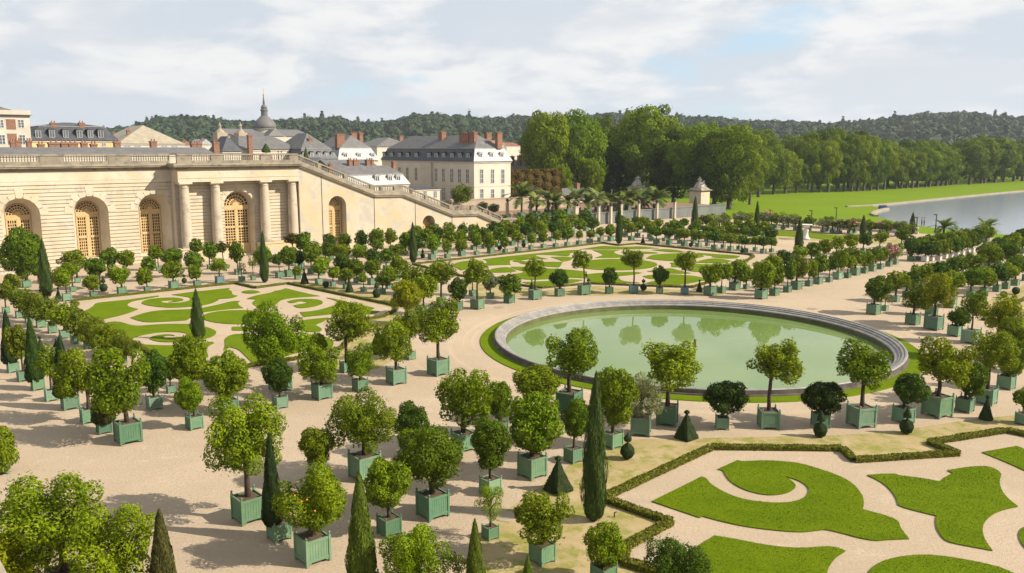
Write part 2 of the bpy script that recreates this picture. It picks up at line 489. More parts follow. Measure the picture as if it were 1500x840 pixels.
LEAFN = {'huge': (17000, .075), 'near': (8600, .108), 'mid': (2700, .19), 'far': (950, .31)}
CROWN = {}
def get_crown(kind, lod, i):
    key = (kind, lod, i)
    if key not in CROWN:
        n, L = LEAFN[lod]
        if kind == 'sparse': n = int(n * .42); L *= .8
        if kind == 'loose': n = int(n * .85)
        if kind == 'round': n = int(n * 1.15)
        CROWN[key] = crown(kind, n, L, 100 + hash_(key))
    return CROWN[key]
def hash_(k): return sum((i + 3) * ord(c) for i, c in enumerate(str(k))) % 9973

CONE = [clipped('crown', [(.02, 1), (.18, .86), (.42, .45), (.66, -.05), (.9, -.55), (.95, -.85), (.7, -1), (.02, -1.0)], 7000, .10, 11 + i, lump=.09, core=.88) for i in range(2)]
CYP = [clipped('crown', [(.02, 1), (.2, .88), (.45, .6), (.72, .2), (.92, -.2), (1.0, -.55), (.9, -.8), (.6, -.95), (.2, -1)], 8000, .085, 31 + i, up=2.2, lump=.19, core=.86) for i in range(2)]

# trunk: x,y in crown half widths, z 0 (soil) .. 1 (crown centre)
def trunk_mesh(seed, limbs=6, r=.075):
    rg = random.Random(seed); b = MB()
    w = [(rg.uniform(-.03, .03), rg.uniform(-.03, .03)) for _ in range(3)]
    b.tube([(0, 0, -.05), (w[0][0], w[0][1], .3), (w[1][0], w[1][1], .65), (0, 0, 1.0), (w[2][0], w[2][1], 1.25)], [r * 1.25, r, r * .9, r * .75, r * .3], 8)
    for k in range(limbs):
        a = 2 * math.pi * k / limbs + rg.uniform(-.4, .4); h = rg.uniform(.62, .95)
        e = rg.uniform(.45, .7)
        b.tube([(0, 0, h), (.25 * math.cos(a), .25 * math.sin(a), h + .16), (e * math.cos(a), e * math.sin(a), h + rg.uniform(.25, .45))], [r * .6, r * .42, r * .15], 5)
    return b.mesh('trunk', M['bark'], True)
TRUNK = [trunk_mesh(i) for i in range(4)]

# planter box, unit side, stands on z = 0
def planter(with_posts):
    b = MB(); h = 1.05
    for k in range(4):
        a = k * math.pi / 2; cs, sn = math.cos(a), math.sin(a)
        def at(x, y, z, sx, sy, sz):
            b.box((x * cs - y * sn, x * sn + y * cs, z), (sx, sy, sz), a)
        for i in range(8):
            at(-.385 + i * .11, -.455, .55, .1, .03, .8)            # upright planks with open joints
        at(0, -.445, .55, .86, .02, .8)
        at(0, -.468, .915, .86, .04, .09)                          # rails
        at(0, -.468, .205, .86, .04, .09)
        at(-.36, -.462, .125, .14, .03, .08); at(.36, -.462, .125, .14, .03, .08)
        at(0, -.462, .145, .6, .03, .035)
        at(0, -.455, .965, .9, .06, .02)
    if with_posts:
        for sx in (-1, 1):
            for sy in (-1, 1): post(b, sx * .46, sy * .46)
    return b
def post(b, x, y):
    b.box((x, y, .515), (.085, .085, 1.03))
    b.lathe([(.03, 0), (.025, .03), (.045, .06), (.05, .085), (.035, .12), (.005, .135)], (x, y, 1.03), 8)
PLANTER_N = planter(False).mesh('planter_box', M['paint'])
PLANTER_F = planter(True).mesh('planter_box', M['paint'])
PLANTER_W = planter(True).mesh('planter_box', M['white_box'])
pb = MB(); post(pb, 0, 0); POST = pb.mesh('corner_post', M['paint'])
def soil_mesh():
    b = MB(); rg = random.Random(3); n = 7; vs = []; fs_ = []
    for j in range(n):
        for i in range(n):
            x, y = -.43 + .86 * i / (n - 1), -.43 + .86 * j / (n - 1)
            vs.append((x, y, .9 + .05 * (1 - (x * x + y * y) / .37) + rg.uniform(-.008, .008)))
    for j in range(n - 1):
        for i in range(n - 1): fs_.append((j * n + i, j * n + i + 1, (j + 1) * n + i + 1, (j + 1) * n + i))
    return b.add(vs, fs_).mesh('soil', M['soil'], True)
SOIL = soil_mesh()

TINTS = {
    'g': (.132, .185, .005), 'd': (.054, .102, .008), 'y': (.150, .208, .005), 'v': (.142, .208, .005),
    'm': (.092, .148, .006), 'b': (.090, .085, .012), 'o': (.17, .19, .09), 'n': (.036, .062, .009), 'k': (.112, .150, .008), 'q': (.195, .232, .004)}
TINTW = {'g': 'green', 'd': 'dark green', 'y': 'yellowish', 'v': 'bright green', 'm': 'deep green', 'b': 'brownish', 'o': 'grey-green', 'n': 'very dark', 'k': 'olive green', 'q': 'golden'}
BOXC = {'g': (.104, .188, .110), 'p': (.135, .225, .138), 'b': (.105, .185, .168), 'd': (.072, .148, .084)}
ORD = 'first second third fourth fifth sixth seventh eighth ninth tenth eleventh twelfth thirteenth fourteenth fifteenth sixteenth seventeenth eighteenth nineteenth twentieth'.split()
def ordinal(i, n):
    """how to count to item i of n sorted from the left"""
    k = i if i < (n + 1) // 2 else n - 1 - i
    side = 'left' if i < (n + 1) // 2 else 'right'
    if k == 0: return ('leftmost' if side == 'left' else 'rightmost')
    return ORD[k] + ' from ' + side

POOL_C = Vector((.9484 * 15, 4.350 * 15, 0))

# ---- palm
def palm_mesh(seed, n=26, Ls=1.0, droop=.55, seg=7, w=.05, leaflets=22):
    rng = np.random.default_rng(seed); P = []; F = []; T = []
    for i in range(n):
        az = 2 * math.pi * i / n * 2.4 + rng.uniform(-.2, .2); el = rng.uniform(.05, 1.35)
        L = Ls * rng.uniform(.85, 1.1); dr = droop * rng.uniform(.7, 1.3)
        pts = []; p = np.zeros(3); e = el
        for k in range(leaflets + 1):
            pts.append(p.copy()); st = L / leaflets
            p = p + st * np.array([math.cos(e) * math.cos(az), math.cos(e) * math.sin(az), math.sin(e)]); e -= dr * 2.0 / leaflets
        pts = np.array(pts); side = np.array([-math.sin(az), math.cos(az), 0])
        tt = rng.uniform(.2, .8)
        for k in range(2, leaflets):
            u = k / leaflets; ln = .30 * L * math.sin(math.pi * min(1, u * .85 + .12)) + .03
            d = pts[min(k + 1, leaflets)] - pts[k]; d /= np.linalg.norm(d)
            for sgn in (-1, 1):
                tip = pts[k] + (side * sgn * .75 + d * .55 + np.array([0, 0, -.10 + .25 * rng.uniform(-.5, .5)])) * ln
                b0 = len(P); wv = d * L / leaflets * .7
                P += [pts[k] - wv, pts[k] + wv, tip]; F.append((b0, b0 + 1, b0 + 2)); T += [tt] * 3
        for k in range(0, leaflets, 2):
            b0 = len(P); k2 = min(k + 2, leaflets); up = np.array([0, 0, .012 * L])
            P += [pts[k] - up, pts[k2] - up, pts[k2] + up, pts[k] + up]; F += [(b0, b0 + 1, b0 + 2), (b0, b0 + 2, b0 + 3)]; T += [tt] * 4
    me = bpy.data.meshes.new('fronds'); me.from_pydata([tuple(p) for p in P], [], F); me.materials.append(M['frond'])
    a = me.attributes.new('tint', 'FLOAT', 'POINT'); a.data.foreach_set('value', np.array(T, dtype=np.float32)); me.update()
    return me
PALM = [palm_mesh(5 + i) for i in range(3)]

ROWS = {}
def plant(row, kind, bx, by, bw, cx, cy, cw, ch, tint=None, box='g', arc=False, adj=None):
    ROWS.setdefault(row, []).append(dict(kind=kind, bx=bx, by=by, bw=bw, cx=cx, cy=cy, cw=cw, ch=ch, tint=tint, box=box, arc=arc, adj=adj))

exec_rows = {}
# kind: r round, l loose, s sparse, c clipped cone, o olive, w oleander, p palm
# ---- nearest boxes
for a in [
    ('l', 84, 885, 56, 76, 752, 140, 112, 'y'), ('l', 172, 915, 60, 166, 796, 126, 112, 'v'), ('l', 4, 905, 48, 24, 818, 98, 88, 'q'),
    ('c', 240, 920, 40, 240, 850, 46, 150, 'b'),
    ('l', 358, 770, 50, 354, 636, 112, 114, 'y'), ('c', 405, 796, 36, 397, 702, 32, 140, 'n'), ('l', 453, 831, 53, 456, 725, 104, 98, 'y'),
    ('c', 529, 880, 46, 528, 775, 46, 162, 'k'), ('r', 568, 789, 36, 568, 708, 68, 76, 'g'), ('r', 632, 764, 48, 629, 668, 96, 90, 'm'),
    ('l', 608, 890, 48, 607, 812, 96, 90, 'v'), ('s', 718, 793, 25, 717, 733, 42, 52, 'y'), ('l', 795, 830, 38, 797, 757, 84, 66, 'g'),
    ('r', 886, 862, 38, 886, 798, 60, 62, 'v'), ('c', 694, 895, 30, 696, 830, 33, 118, 'k'), ('s', 672, 885, 24, 671, 826, 26, 46, 'g'),
    ('l', 994, 905, 44, 993, 826, 92, 74, 'd'), ('c', 773, 868, 16, 773, 840, 18, 44, 'g')]:
    plant('near', *a)
# ---- behind them, down to the pool walk
for a in [
    ('r', 463, 718, 30, 464, 654, 50, 56, 'g'), ('l', 531, 707, 48, 529, 614, 98, 80, 'g'), ('r', 604, 674, 27, 605, 619, 52, 60, 'd'),
    ('l', 678, 664, 36, 681, 582, 82, 82, 'v'), ('r', 731, 640, 26, 730, 586, 42, 56, 'g'), ('r', 718, 728, 32, 719, 650, 58, 74, 'm'),
    ('r', 780, 704, 42, 784, 620, 84, 86, 'v'), ('r', 841, 680, 28, 845, 612, 44, 60, 'm'), ('r', 788, 622, 30, 787, 562, 68, 56, 'g'),
    ('r', 899, 659, 30, 903, 580, 66, 84, 'v')]:
    plant('second', *a)
# ---- arc on the near side of the pool
for a in [
    ('l', 835, 607, 40, 839, 515, 76, 64, 'g', 'd'), ('o', 941, 641, 37, 946, 578, 46, 66, 'o', 'p'), ('l', 980, 626, 38, 985, 531, 86, 66, 'y', 'd'),
    ('r', 1060, 631, 24, 1063, 581, 62, 48, 'n', 'g'), ('l', 1130, 631, 36, 1136, 527, 76, 58, 'g', 'g'), ('r', 1206, 629, 28, 1206, 582, 60, 46, 'n', 'g'),
    ('l', 1268, 629, 40, 1267, 533, 74, 64, 'y', 'g'), ('r', 1329, 622, 30, 1333, 569, 50, 46, 'd', 'g'), ('l', 1381, 614, 41, 1390, 529, 76, 66, 'q', 'g')]:
    plant('poolnear', *a, arc=True)
# ---- right of the pool
for a in [
    ('r', 1419, 606, 27, 1426, 555, 46, 52, 'm'), ('l', 1452, 595, 31, 1457, 513, 62, 58, 'y'), ('r', 1480, 572, 26, 1486, 524, 42, 58, 'g'),
    ('r', 1503, 624, 22, 1499, 583, 28, 30, 'm'), ('r', 1283, 462, 20, 1287, 423, 38, 38, 'm'), ('l', 1341, 477, 21, 1343, 435, 42, 38, 'g'),
    ('l', 1373, 485, 27, 1377, 425, 46, 50, 'q'), ('r', 1403, 494, 21, 1406, 465, 30, 28, 'm'), ('l', 1428, 505, 27, 1429, 445, 34, 40, 'g'),
    ('l', 1470, 530, 27, 1466, 459, 54, 54, 'q'), ('l', 1490, 548, 26, 1486, 490, 50, 50, 'y'), ('r', 1368, 463, 18, 1366, 430, 26, 30, 'g'),
    ('r', 1396, 452, 18, 1398, 412, 30, 30, 'g'), ('s', 1298, 456, 10, 1304, 436, 14, 22, 'o')]:
    plant('poolright', *a)
for i, (x, y) in enumerate([(1314, 443), (1330, 436), (1350, 430), (1372, 425), (1398, 418), (1424, 411), (1450, 404), (1478, 396)]):
    plant('rightA', 'l' if i % 3 else 'r', x, y, 12, x + 2, y - 31 + (i % 2) * 3, 33, 28, 'gmgdmg'[i % 6])
for i, (x, y) in enumerate([(1424, 436), (1444, 431), (1463, 428), (1476, 424), (1490, 419), (1506, 412)]):
    plant('rightB', 'r', x, y, 12, x + 1, y - 30 + (i % 2) * 4, 31, 26, 'mgdg'[i % 4])
for i, (x, y) in enumerate([(1448, 392), (1466, 385), (1484, 378), (1500, 372)]):
    plant('rightA', 'r', x, y, 10, x, y - 24, 30, 26, 'gd'[i % 2])
# ---- left avenue row along the back parterre's end
for a in [
    ('r', 1117, 439, 18, 1118, 402, 34, 40, 'v'), ('r', 1136, 434, 14, 1139, 400, 20, 36, 'g'), ('r', 1155, 429, 12, 1157, 396, 18, 28, 'm'),
    ('l', 1169, 425, 16, 1172, 391, 30, 32, 'k'), ('r', 1186, 420, 11, 1191, 393, 16, 26, 'g'), ('r', 1200, 417, 13, 1203, 386, 22, 28, 'm'),
    ('r', 1216, 414, 10, 1220, 386, 16, 22, 'd'), ('l', 1229, 410, 14, 1231, 379, 24, 32, 'g'), ('r', 1243, 408, 10, 1246, 384, 18, 18, 'g'),
    ('l', 1255, 404, 14, 1253, 375, 30, 28, 'g'), ('l', 1268, 401, 11, 1269, 380, 22, 22, 'm'), ('l', 1280, 398, 11, 1285, 373, 28, 22, 'g'),
    ('r', 1291, 395, 10, 1293, 372, 16, 18, 'g'), ('w', 1304, 391, 10, 1307, 369, 23, 24, 'o'), ('l', 1313, 388, 9, 1315, 367, 16, 18, 'v'),
    ('r', 1336, 383, 10, 1337, 360, 24, 28, 'd'), ('r', 1346, 382, 8, 1347, 362, 14, 20, 'm')]:
    plant('avenue', *a)
for i, (x, y) in enumerate([(1357, 384), (1366, 383), (1377, 382), (1386, 380), (1394, 379), (1403, 377), (1411, 375), (1419, 373), (1426, 371)]):
    plant('white', 'r', x, y, 9 if i else 11, x + 3, y - 20, 20 - (i > 0) * 2, 20, 'dmgm'[i % 4], 'white')
for i in range(8):
    x, y = 1348 + i * 14, 374 - i * 2.2
    plant('behindwhite', 'r', x, y, 8, x + 2, y - 19, 20, 17, 'gkmg'[i % 4])
for i, (x, y) in enumerate([(1094, 424), (1112, 412), (1132, 404), (1150, 398), (1170, 391), (1190, 386), (1208, 382), (1226, 377), (1246, 373), (1266, 371), (1290, 368), (1322, 364)]):
    plant('behindavenue', 'l' if i % 3 == 1 else 'r', x, y, 9, x + 1, y - 21, 24 - i * .4, 21 - i * .3, 'gvydgm'[i % 6])
for a in [('l', 1042, 434, 18, 1042, 400, 34, 32, 'v'), ('r', 1058, 430, 12, 1062, 397, 20, 24, 'v'), ('r', 1078, 426, 16, 1084, 395, 32, 30, 'v')]:
    plant('avenue', *a)
# ---- arc on the far side of the pool
for a in [
    ('r', 669, 456, 17, 671, 424, 28, 34, 'd', 'g'), ('l', 699, 454, 20, 699, 398, 36, 36, 'g', 'g'), ('r', 718, 438, 11, 718, 412, 24, 26, 'o', 'g'),
    ('l', 746, 445, 16, 748, 416, 36, 30, 'm', 'g'), ('l', 784, 440, 19, 782, 392, 30, 28, 'y', 'p'), ('r', 820, 435, 15, 819, 408, 28, 26, 'd', 'g'),
    ('l', 856, 433, 19, 853, 380, 30, 26, 'y', 'g'), ('r', 893, 431, 13, 893, 404, 23, 24, 'd', 'g'), ('l', 929, 431, 16, 928, 378, 32, 28, 'g', 'b'),
    ('r', 967, 431, 12, 968, 403, 24, 26, 'd', 'g'), ('l', 1004, 432, 14, 1005, 382, 33, 30, 'y', 'b')]:
    plant('poolfar', *a, arc=True)
# ---- left of the pool
for a in [
    ('l', 641, 552, 32, 641, 470, 64, 64, 'y'), ('l', 600, 528, 16, 597, 474, 40, 42, 'g'), ('l', 579, 565, 30, 578, 499, 56, 58, 'y'),
    ('l', 526, 575, 23, 527, 528, 40, 48, 'v'), ('l', 506, 547, 20, 510, 471, 62, 58, 'y'), ('l', 469, 587, 30, 467, 532, 62, 58, 'g'),
    ('r', 408, 600, 23, 407, 549, 42, 48, 'd'), ('l', 407, 575, 34, 404, 486, 92, 88, 'v'), ('r', 596, 478, 18, 596, 432, 48, 44, 'q'),
    ('l', 646, 447, 14, 649, 398, 38, 36, 'y'), ('l', 692, 434, 11, 690, 404, 24, 22, 'g'), ('r', 620, 462, 16, 622, 420, 34, 34, 'v'),
    ('l', 606, 432, 13, 600, 402, 34, 28, 'g'), ('r', 463, 548, 18, 463, 506, 32, 34, 'v'), ('r', 636, 428, 12, 632, 404, 26, 24, 'g')]:
    plant('poolleft', *a)
# ---- left walk, toward the viewer's left
for a in [
    ('l', 180, 653, 42, 172, 557, 86, 96, 'y'), ('c', 148, 637, 24, 149, 583, 34, 78, 'b'), ('l', 125, 622, 28, 117, 545, 62, 72, 'g'),
    ('c', 97, 602, 28, 90, 540, 30, 92, 'n'), ('l', 71, 589, 22, 72, 528, 36, 46, 'v'), ('c', 51, 573, 21, 47, 512, 27, 96, 'd'),
    ('r', 30, 560, 20, 25, 501, 34, 50, 'k'), ('c', 15, 547, 19, 11, 493, 23, 80, 'n'), ('r', 222, 602, 25, 224, 545, 40, 64, 'd'),
    ('r', 281, 631, 26, 278, 579, 40, 50, 'v'), ('r', 277, 593, 24, 276, 527, 56, 70, 'y'), ('r', 331, 610, 30, 331, 550, 64, 70, 'g'),
    ('r', 248, 577, 14, 250, 540, 26, 34, 'm'), ('r', -16, 700, 40, -10, 660, 60, 84, 'g')]:
    plant('leftwalk', *a)
for i, (bx, by, bw, cx, cy, cw, ch) in enumerate([
    (26, 467, 14, 30, 436, 34, 32), (40, 474, 13, 44, 444, 32, 30), (57, 481, 16, 57, 447, 40, 38), (74, 489, 15, 68, 454, 38, 34), (91, 497, 16, 91, 462, 38, 34),
    (108, 505, 16, 114, 473, 38, 34), (127, 512, 16, 137, 485, 40, 36), (150, 522, 17, 161, 494, 48, 40), (175, 534, 17, 187, 508, 42, 36), (6, 460, 12, 6, 425, 26, 30)]):
    plant('lefthedge', 'l', bx, by, bw, cx, cy, cw, ch, 'kgkkgk'[i % 6])
# ---- in front of the orangery's left part
for a in [
    ('r', 36, 422, 14, 22, 371, 54, 74, 'm'), ('r', 18, 434, 11, 18, 414, 24, 26, 'g'), ('r', 105, 428, 10, 102, 396, 26, 22, 'g'), ('l', 112, 415, 10, 108, 379, 38, 26, 'g'),
    ('r', 95, 442, 15, 91, 406, 26, 28, 'v'), ('r', 135, 437, 12, 133, 414, 23, 22, 'g'), ('r', 145, 425, 10, 139, 391, 30, 26, 'm'), ('l', 176, 433, 15, 174, 402, 32, 28, 'y'),
    ('r', 157, 408, 9, 161, 377, 26, 28, 'm'), ('r', 182, 408, 9, 184, 379, 24, 24, 'g'), ('r', 214, 428, 10, 212, 405, 22, 24, 'g'), ('r', 218, 413, 9, 217, 387, 20, 22, 'm'),
    ('l', 252, 424, 15, 250, 395, 30, 25, 'v'), ('r', 252, 408, 10, 251, 376, 32, 24, 'm'), ('r', 231, 397, 8, 228, 370, 20, 20, 'g'), ('r', 287, 420, 11, 286, 398, 18, 20, 'v'),
    ('r', 285, 406, 10, 284, 380, 26, 24, 'm'), ('r', 289, 391, 9, 288, 360, 18, 20, 'm'), ('l', 320, 416, 14, 319, 388, 26, 20, 'y', 'b'), ('r', 306, 395, 9, 308, 367, 22, 24, 'm'),
    ('l', 326, 392, 8, 325, 362, 22, 16, 'b'), ('r', 347, 403, 11, 346, 369, 22, 30, 'm'), ('s', 353, 413, 10, 354, 393, 14, 18, 'o'), ('s', 370, 411, 8, 370, 384, 14, 18, 'k'),
    ('r', 388, 402, 10, 385, 376, 26, 32, 'v'), ('r', 62, 428, 9, 60, 396, 24, 30, 'm')]:
    plant('orangeryleft', *a)
# ---- in front of the stairs
for a in [
    ('r', 408, 408, 12, 404, 380, 14, 16, 'd'), ('r', 422, 406, 13, 421, 375, 26, 28, 'm'), ('r', 440, 393, 10, 444, 353, 22, 26, 'm'), ('r', 455, 402, 11, 456, 369, 28, 30, 'm'),
    ('l', 429, 390, 8, 427, 350, 21, 16, 'b'), ('r', 441, 399, 8, 438, 377, 16, 20, 'n'), ('r', 484, 382, 9, 484, 352, 20, 18, 'd'), ('l', 476, 392, 10, 483, 365, 24, 22, 'm'), ('r', 505, 375, 9, 505, 352, 19, 20, 'm'),
    ('r', 496, 395, 9, 499, 369, 28, 22, 'y'), ('r', 529, 376, 9, 529, 350, 19, 24, 'd'), ('r', 551, 378, 9, 551, 351, 24, 32, 'm'), ('l', 522, 394, 10, 525, 368, 28, 20, 'g'),
    ('r', 572, 370, 8, 573, 346, 18, 22, 'g'), ('r', 594, 374, 8, 595, 352, 20, 22, 'm'), ('l', 580, 386, 9, 583, 366, 26, 17, 'm'), ('r', 466, 417, 11, 467, 390, 22, 22, 'v'),
    ('r', 487, 420, 9, 488, 399, 18, 17, 'y'), ('r', 532, 428, 9, 531, 407, 14, 14, 'v'), ('r', 544, 418, 13, 545, 392, 24, 23, 'g'), ('l', 560, 431, 9, 561, 408, 24, 23, 'k'),
    ('r', 569, 424, 10, 572, 402, 22, 24, 'y'), ('r', 522, 415, 10, 522, 391, 24, 24, 'm'), ('r', 499, 412, 9, 503, 384, 26, 25, 'd'), ('r', 435, 410, 10, 435, 398, 12, 14, 'y'),
    ('l', 470, 404, 9, 478, 383, 20, 18, 'g'), ('r', 506, 424, 9, 509, 402, 22, 18, 'g'), ('l', 545, 400, 9, 548, 376, 26, 24, 'd'), ('r', 580, 412, 11, 584, 388, 26, 26, 'g'), ('r', 565, 396, 9, 567, 374, 20, 20, 'm')]:
    plant('stairs', *a)
# ---- along the back parterre's wall-side hedge
for a in [
    ('r', 632, 381, 11, 633, 359, 16, 16, 'v'), ('r', 655, 379, 9, 655, 359, 14, 18, 'g'), ('r', 676, 376, 11, 676, 359, 18, 16, 'v'), ('r', 698, 374, 8, 699, 352, 14, 18, 'v'),
    ('r', 719, 372, 11, 718, 352, 18, 22, 'v'), ('r', 740, 371, 8, 739, 355, 13, 15, 'm'), ('l', 759, 369, 9, 758, 347, 20, 15, 'y'), ('r', 778, 366, 8, 778, 349, 14, 14, 'v'),
    ('r', 796, 364, 8, 796, 347, 13, 16, 'g'), ('r', 814, 363, 8, 815, 345, 14, 13, 'v'), ('r', 831, 361, 8, 831, 342, 20, 16, 'm'), ('r', 848, 359, 8, 849, 343, 11, 10, 'v'),
    ('l', 864, 357, 9, 865, 342, 15, 14, 'g'), ('r', 880, 355, 9, 880, 339, 14, 12, 'g'), ('r', 895, 354, 9, 894, 337, 16, 16, 'v')]:
    plant('backhedge', *a)
rg = random.Random(21)
def gen(row, x0, y0, x1, y1, n, bw, up, cw, ch, tints='gmvd'):
    for i in range(n):
        f = (i + rg.uniform(-.22, .22)) / max(1, n - 1)
        x, y = x0 + (x1 - x0) * f, y0 + (y1 - y0) * f
        k = rg.uniform(.85, 1.18)
        plant(row, 'l' if rg.random() < .2 else 'r', x, y, bw, x + rg.uniform(-1, 1), y - up * rg.uniform(.92, 1.1), cw * k, ch * k, rg.choice(tints))
gen('wall2', 614, 375, 872, 347, 14, 9, 21, 20, 18)
gen('wall3', 600, 367, 858, 339, 14, 8.5, 20, 20, 17)
gen('wall4', 612, 356, 820, 334, 11, 8, 18, 18, 16)
for i, (x, y) in enumerate([(925, 353), (954, 353), (962, 358), (974, 354), (981, 359), (996, 357), (1003, 361), (1016, 358), (1024, 363), (1037, 361), (1047, 366), (1060, 364), (1071, 368), (1083, 366), (1092, 371), (1107, 368), (1119, 372), (1131, 370)]):
    big = i % 2 == 0
    plant('backright', 'l' if i in (4, 9, 14) else 'r', x, y, 9 if big else 7, x, y - (19 if big else 16), 18 if big else 15, 14 if big else 12, 'gvmgdg'[i % 6])
gen('backright2', 918, 347, 1128, 359, 12, 8, 18, 17, 14)
gen('backright3', 910, 339, 1120, 347, 12, 7, 16, 16, 13)
# ---- oleanders and olives along the garden's far balustrade
for i, (x, y) in enumerate([(1030, 336), (1041, 337), (1054, 337), (1063, 335), (1085, 333), (1092, 332), (1118, 333), (1125, 331), (1131, 334), (1138, 335), (1148, 337), (1156, 334), (1166, 338), (1186, 339),
                            (1206, 341), (1213, 340), (1231, 343), (1245, 343), (1253, 342), (1275, 345), (1290, 345), (1300, 346), (1315, 346), (1326, 347)]):
    plant('far', 'w' if i in (17, 20, 7) else 'o', x, y, 6.5, x, y - 15, 17 + (i % 3) * 3, 13 + (i % 2) * 3, 'okog'[i % 4])
for i, (x, y, s) in enumerate([(1079, 330, 17), (1220, 342, 24), (1228, 343, 22)]):
    plant('far', 'p', x, y, 7, x, y - 15, s, 14, 'k')
for i, (x, y) in enumerate([(1384, 352), (1406, 357), (1446, 352)]):
    plant('lakepalms', 'p', x, y, 11, x, y - (22 if i != 1 else 12), 44, 30, 'mdg'[i])
# ---- palms on the raised bed behind the wall
PALMX = [(764, 310, 38, 286), (786, 311, 26, 294), (803, 313, 30, 292), (814, 314, 30, 295), (832, 312, 28, 294), (846, 312, 32, 290), (862, 310, 26, 294), (877, 309, 30, 291), (895, 308, 28, 294), (909, 306, 24, 296), (921, 306, 34, 290), (937, 305, 34, 292), (963, 304, 34, 291)]

ROWINFO = {
    'near': ('boxed trees nearest the terrace', 'of the nearest boxed plants'),
    'second': ('boxed trees left of the pool walk', 'of the rank behind the nearest boxes'),
    'poolnear': ('boxed trees along the near pool edge', 'in the arc before the round pool'),
    'poolright': ('boxed trees right of the pool', 'of the boxes right of the pool'),
    'rightA': ('boxed trees right of the avenue', 'on the avenue\'s right side'),
    'rightB': ('boxed trees by the right-hand parterre', 'in the row beside two topiary balls'),
    'avenue': ('boxed trees along the avenue', 'of the avenue\'s left row'),
    'white': ('trees in white boxes', 'of the white boxes'),
    'behindwhite': ('boxed trees behind the white boxes', 'in the row behind the white boxes'),
    'behindavenue': ('boxed trees behind the avenue row', 'behind the avenue\'s left row'),
    'poolfar': ('boxed trees along the far pool edge', 'in the arc beyond the round pool'),
    'poolleft': ('boxed trees left of the pool', 'between pool and left parterre'),
    'leftwalk': ('boxed plants along the left walk', 'of the group on the left walk'),
    'lefthedge': ('boxed trees along the left hedge', 'along the left parterre\'s outer hedge'),
    'orangeryleft': ('boxed trees before the arcade', 'of the boxes before arches and columns'),
    'stairs': ('boxed trees below the staircase', 'below the upper staircase wall'),
    'backhedge': ('boxed trees along the back hedge', 'along the back parterre\'s left hedge'),
    'wall2': ('boxed trees in the second row from the back hedge', 'in second row behind back parterre\'s left hedge'),
    'wall3': ('boxed trees in the third row from the back hedge', 'in third row behind back parterre\'s left hedge'),
    'wall4': ('boxed trees against the lower stairs', 'in the last row under the lower stairs'),
    'backright': ('boxed trees along the back right hedge', 'along the back parterre\'s far hedge'),
    'backright2': ('boxed trees in the second row from the far hedge', 'in second row behind back parterre\'s far hedge'),
    'backright3': ('boxed trees in the third row from the far hedge', 'in third row behind back parterre\'s far hedge'),
    'far': ('tubs along the far balustrade', 'in the line before the far balustrade'),
    'lakepalms': ('boxed palms before the lake', 'of the palms before the lake'),
}
KINDW = {'r': ('round-headed', 'orange_tree', 'potted tree'), 'l': ('loose-crowned', 'orange_tree', 'potted tree'), 's': ('thin sparse', 'orange_tree', 'potted tree'), 'c': ('clipped cone', 'clipped_yew', 'potted yew'),
         'o': ('airy', 'olive_tree', 'potted olive'), 'w': ('pink-flowered', 'oleander', 'potted shrub'), 'p': ('feathery', 'palm_tree', 'potted palm')}
flower_cache = []
def flower_mesh():
    if not flower_cache:
        rng = np.random.default_rng(4)
        P = sphere_pts(160, rng); P[:, 2] = np.abs(P[:, 2]) * 1.0 - .1
        flower_cache.append(leaf_mesh('blossom', P * rng.uniform(.85, 1.02, 160)[:, None], P, .2, rng, M['flower'], width=.9))
    return flower_cache[0]

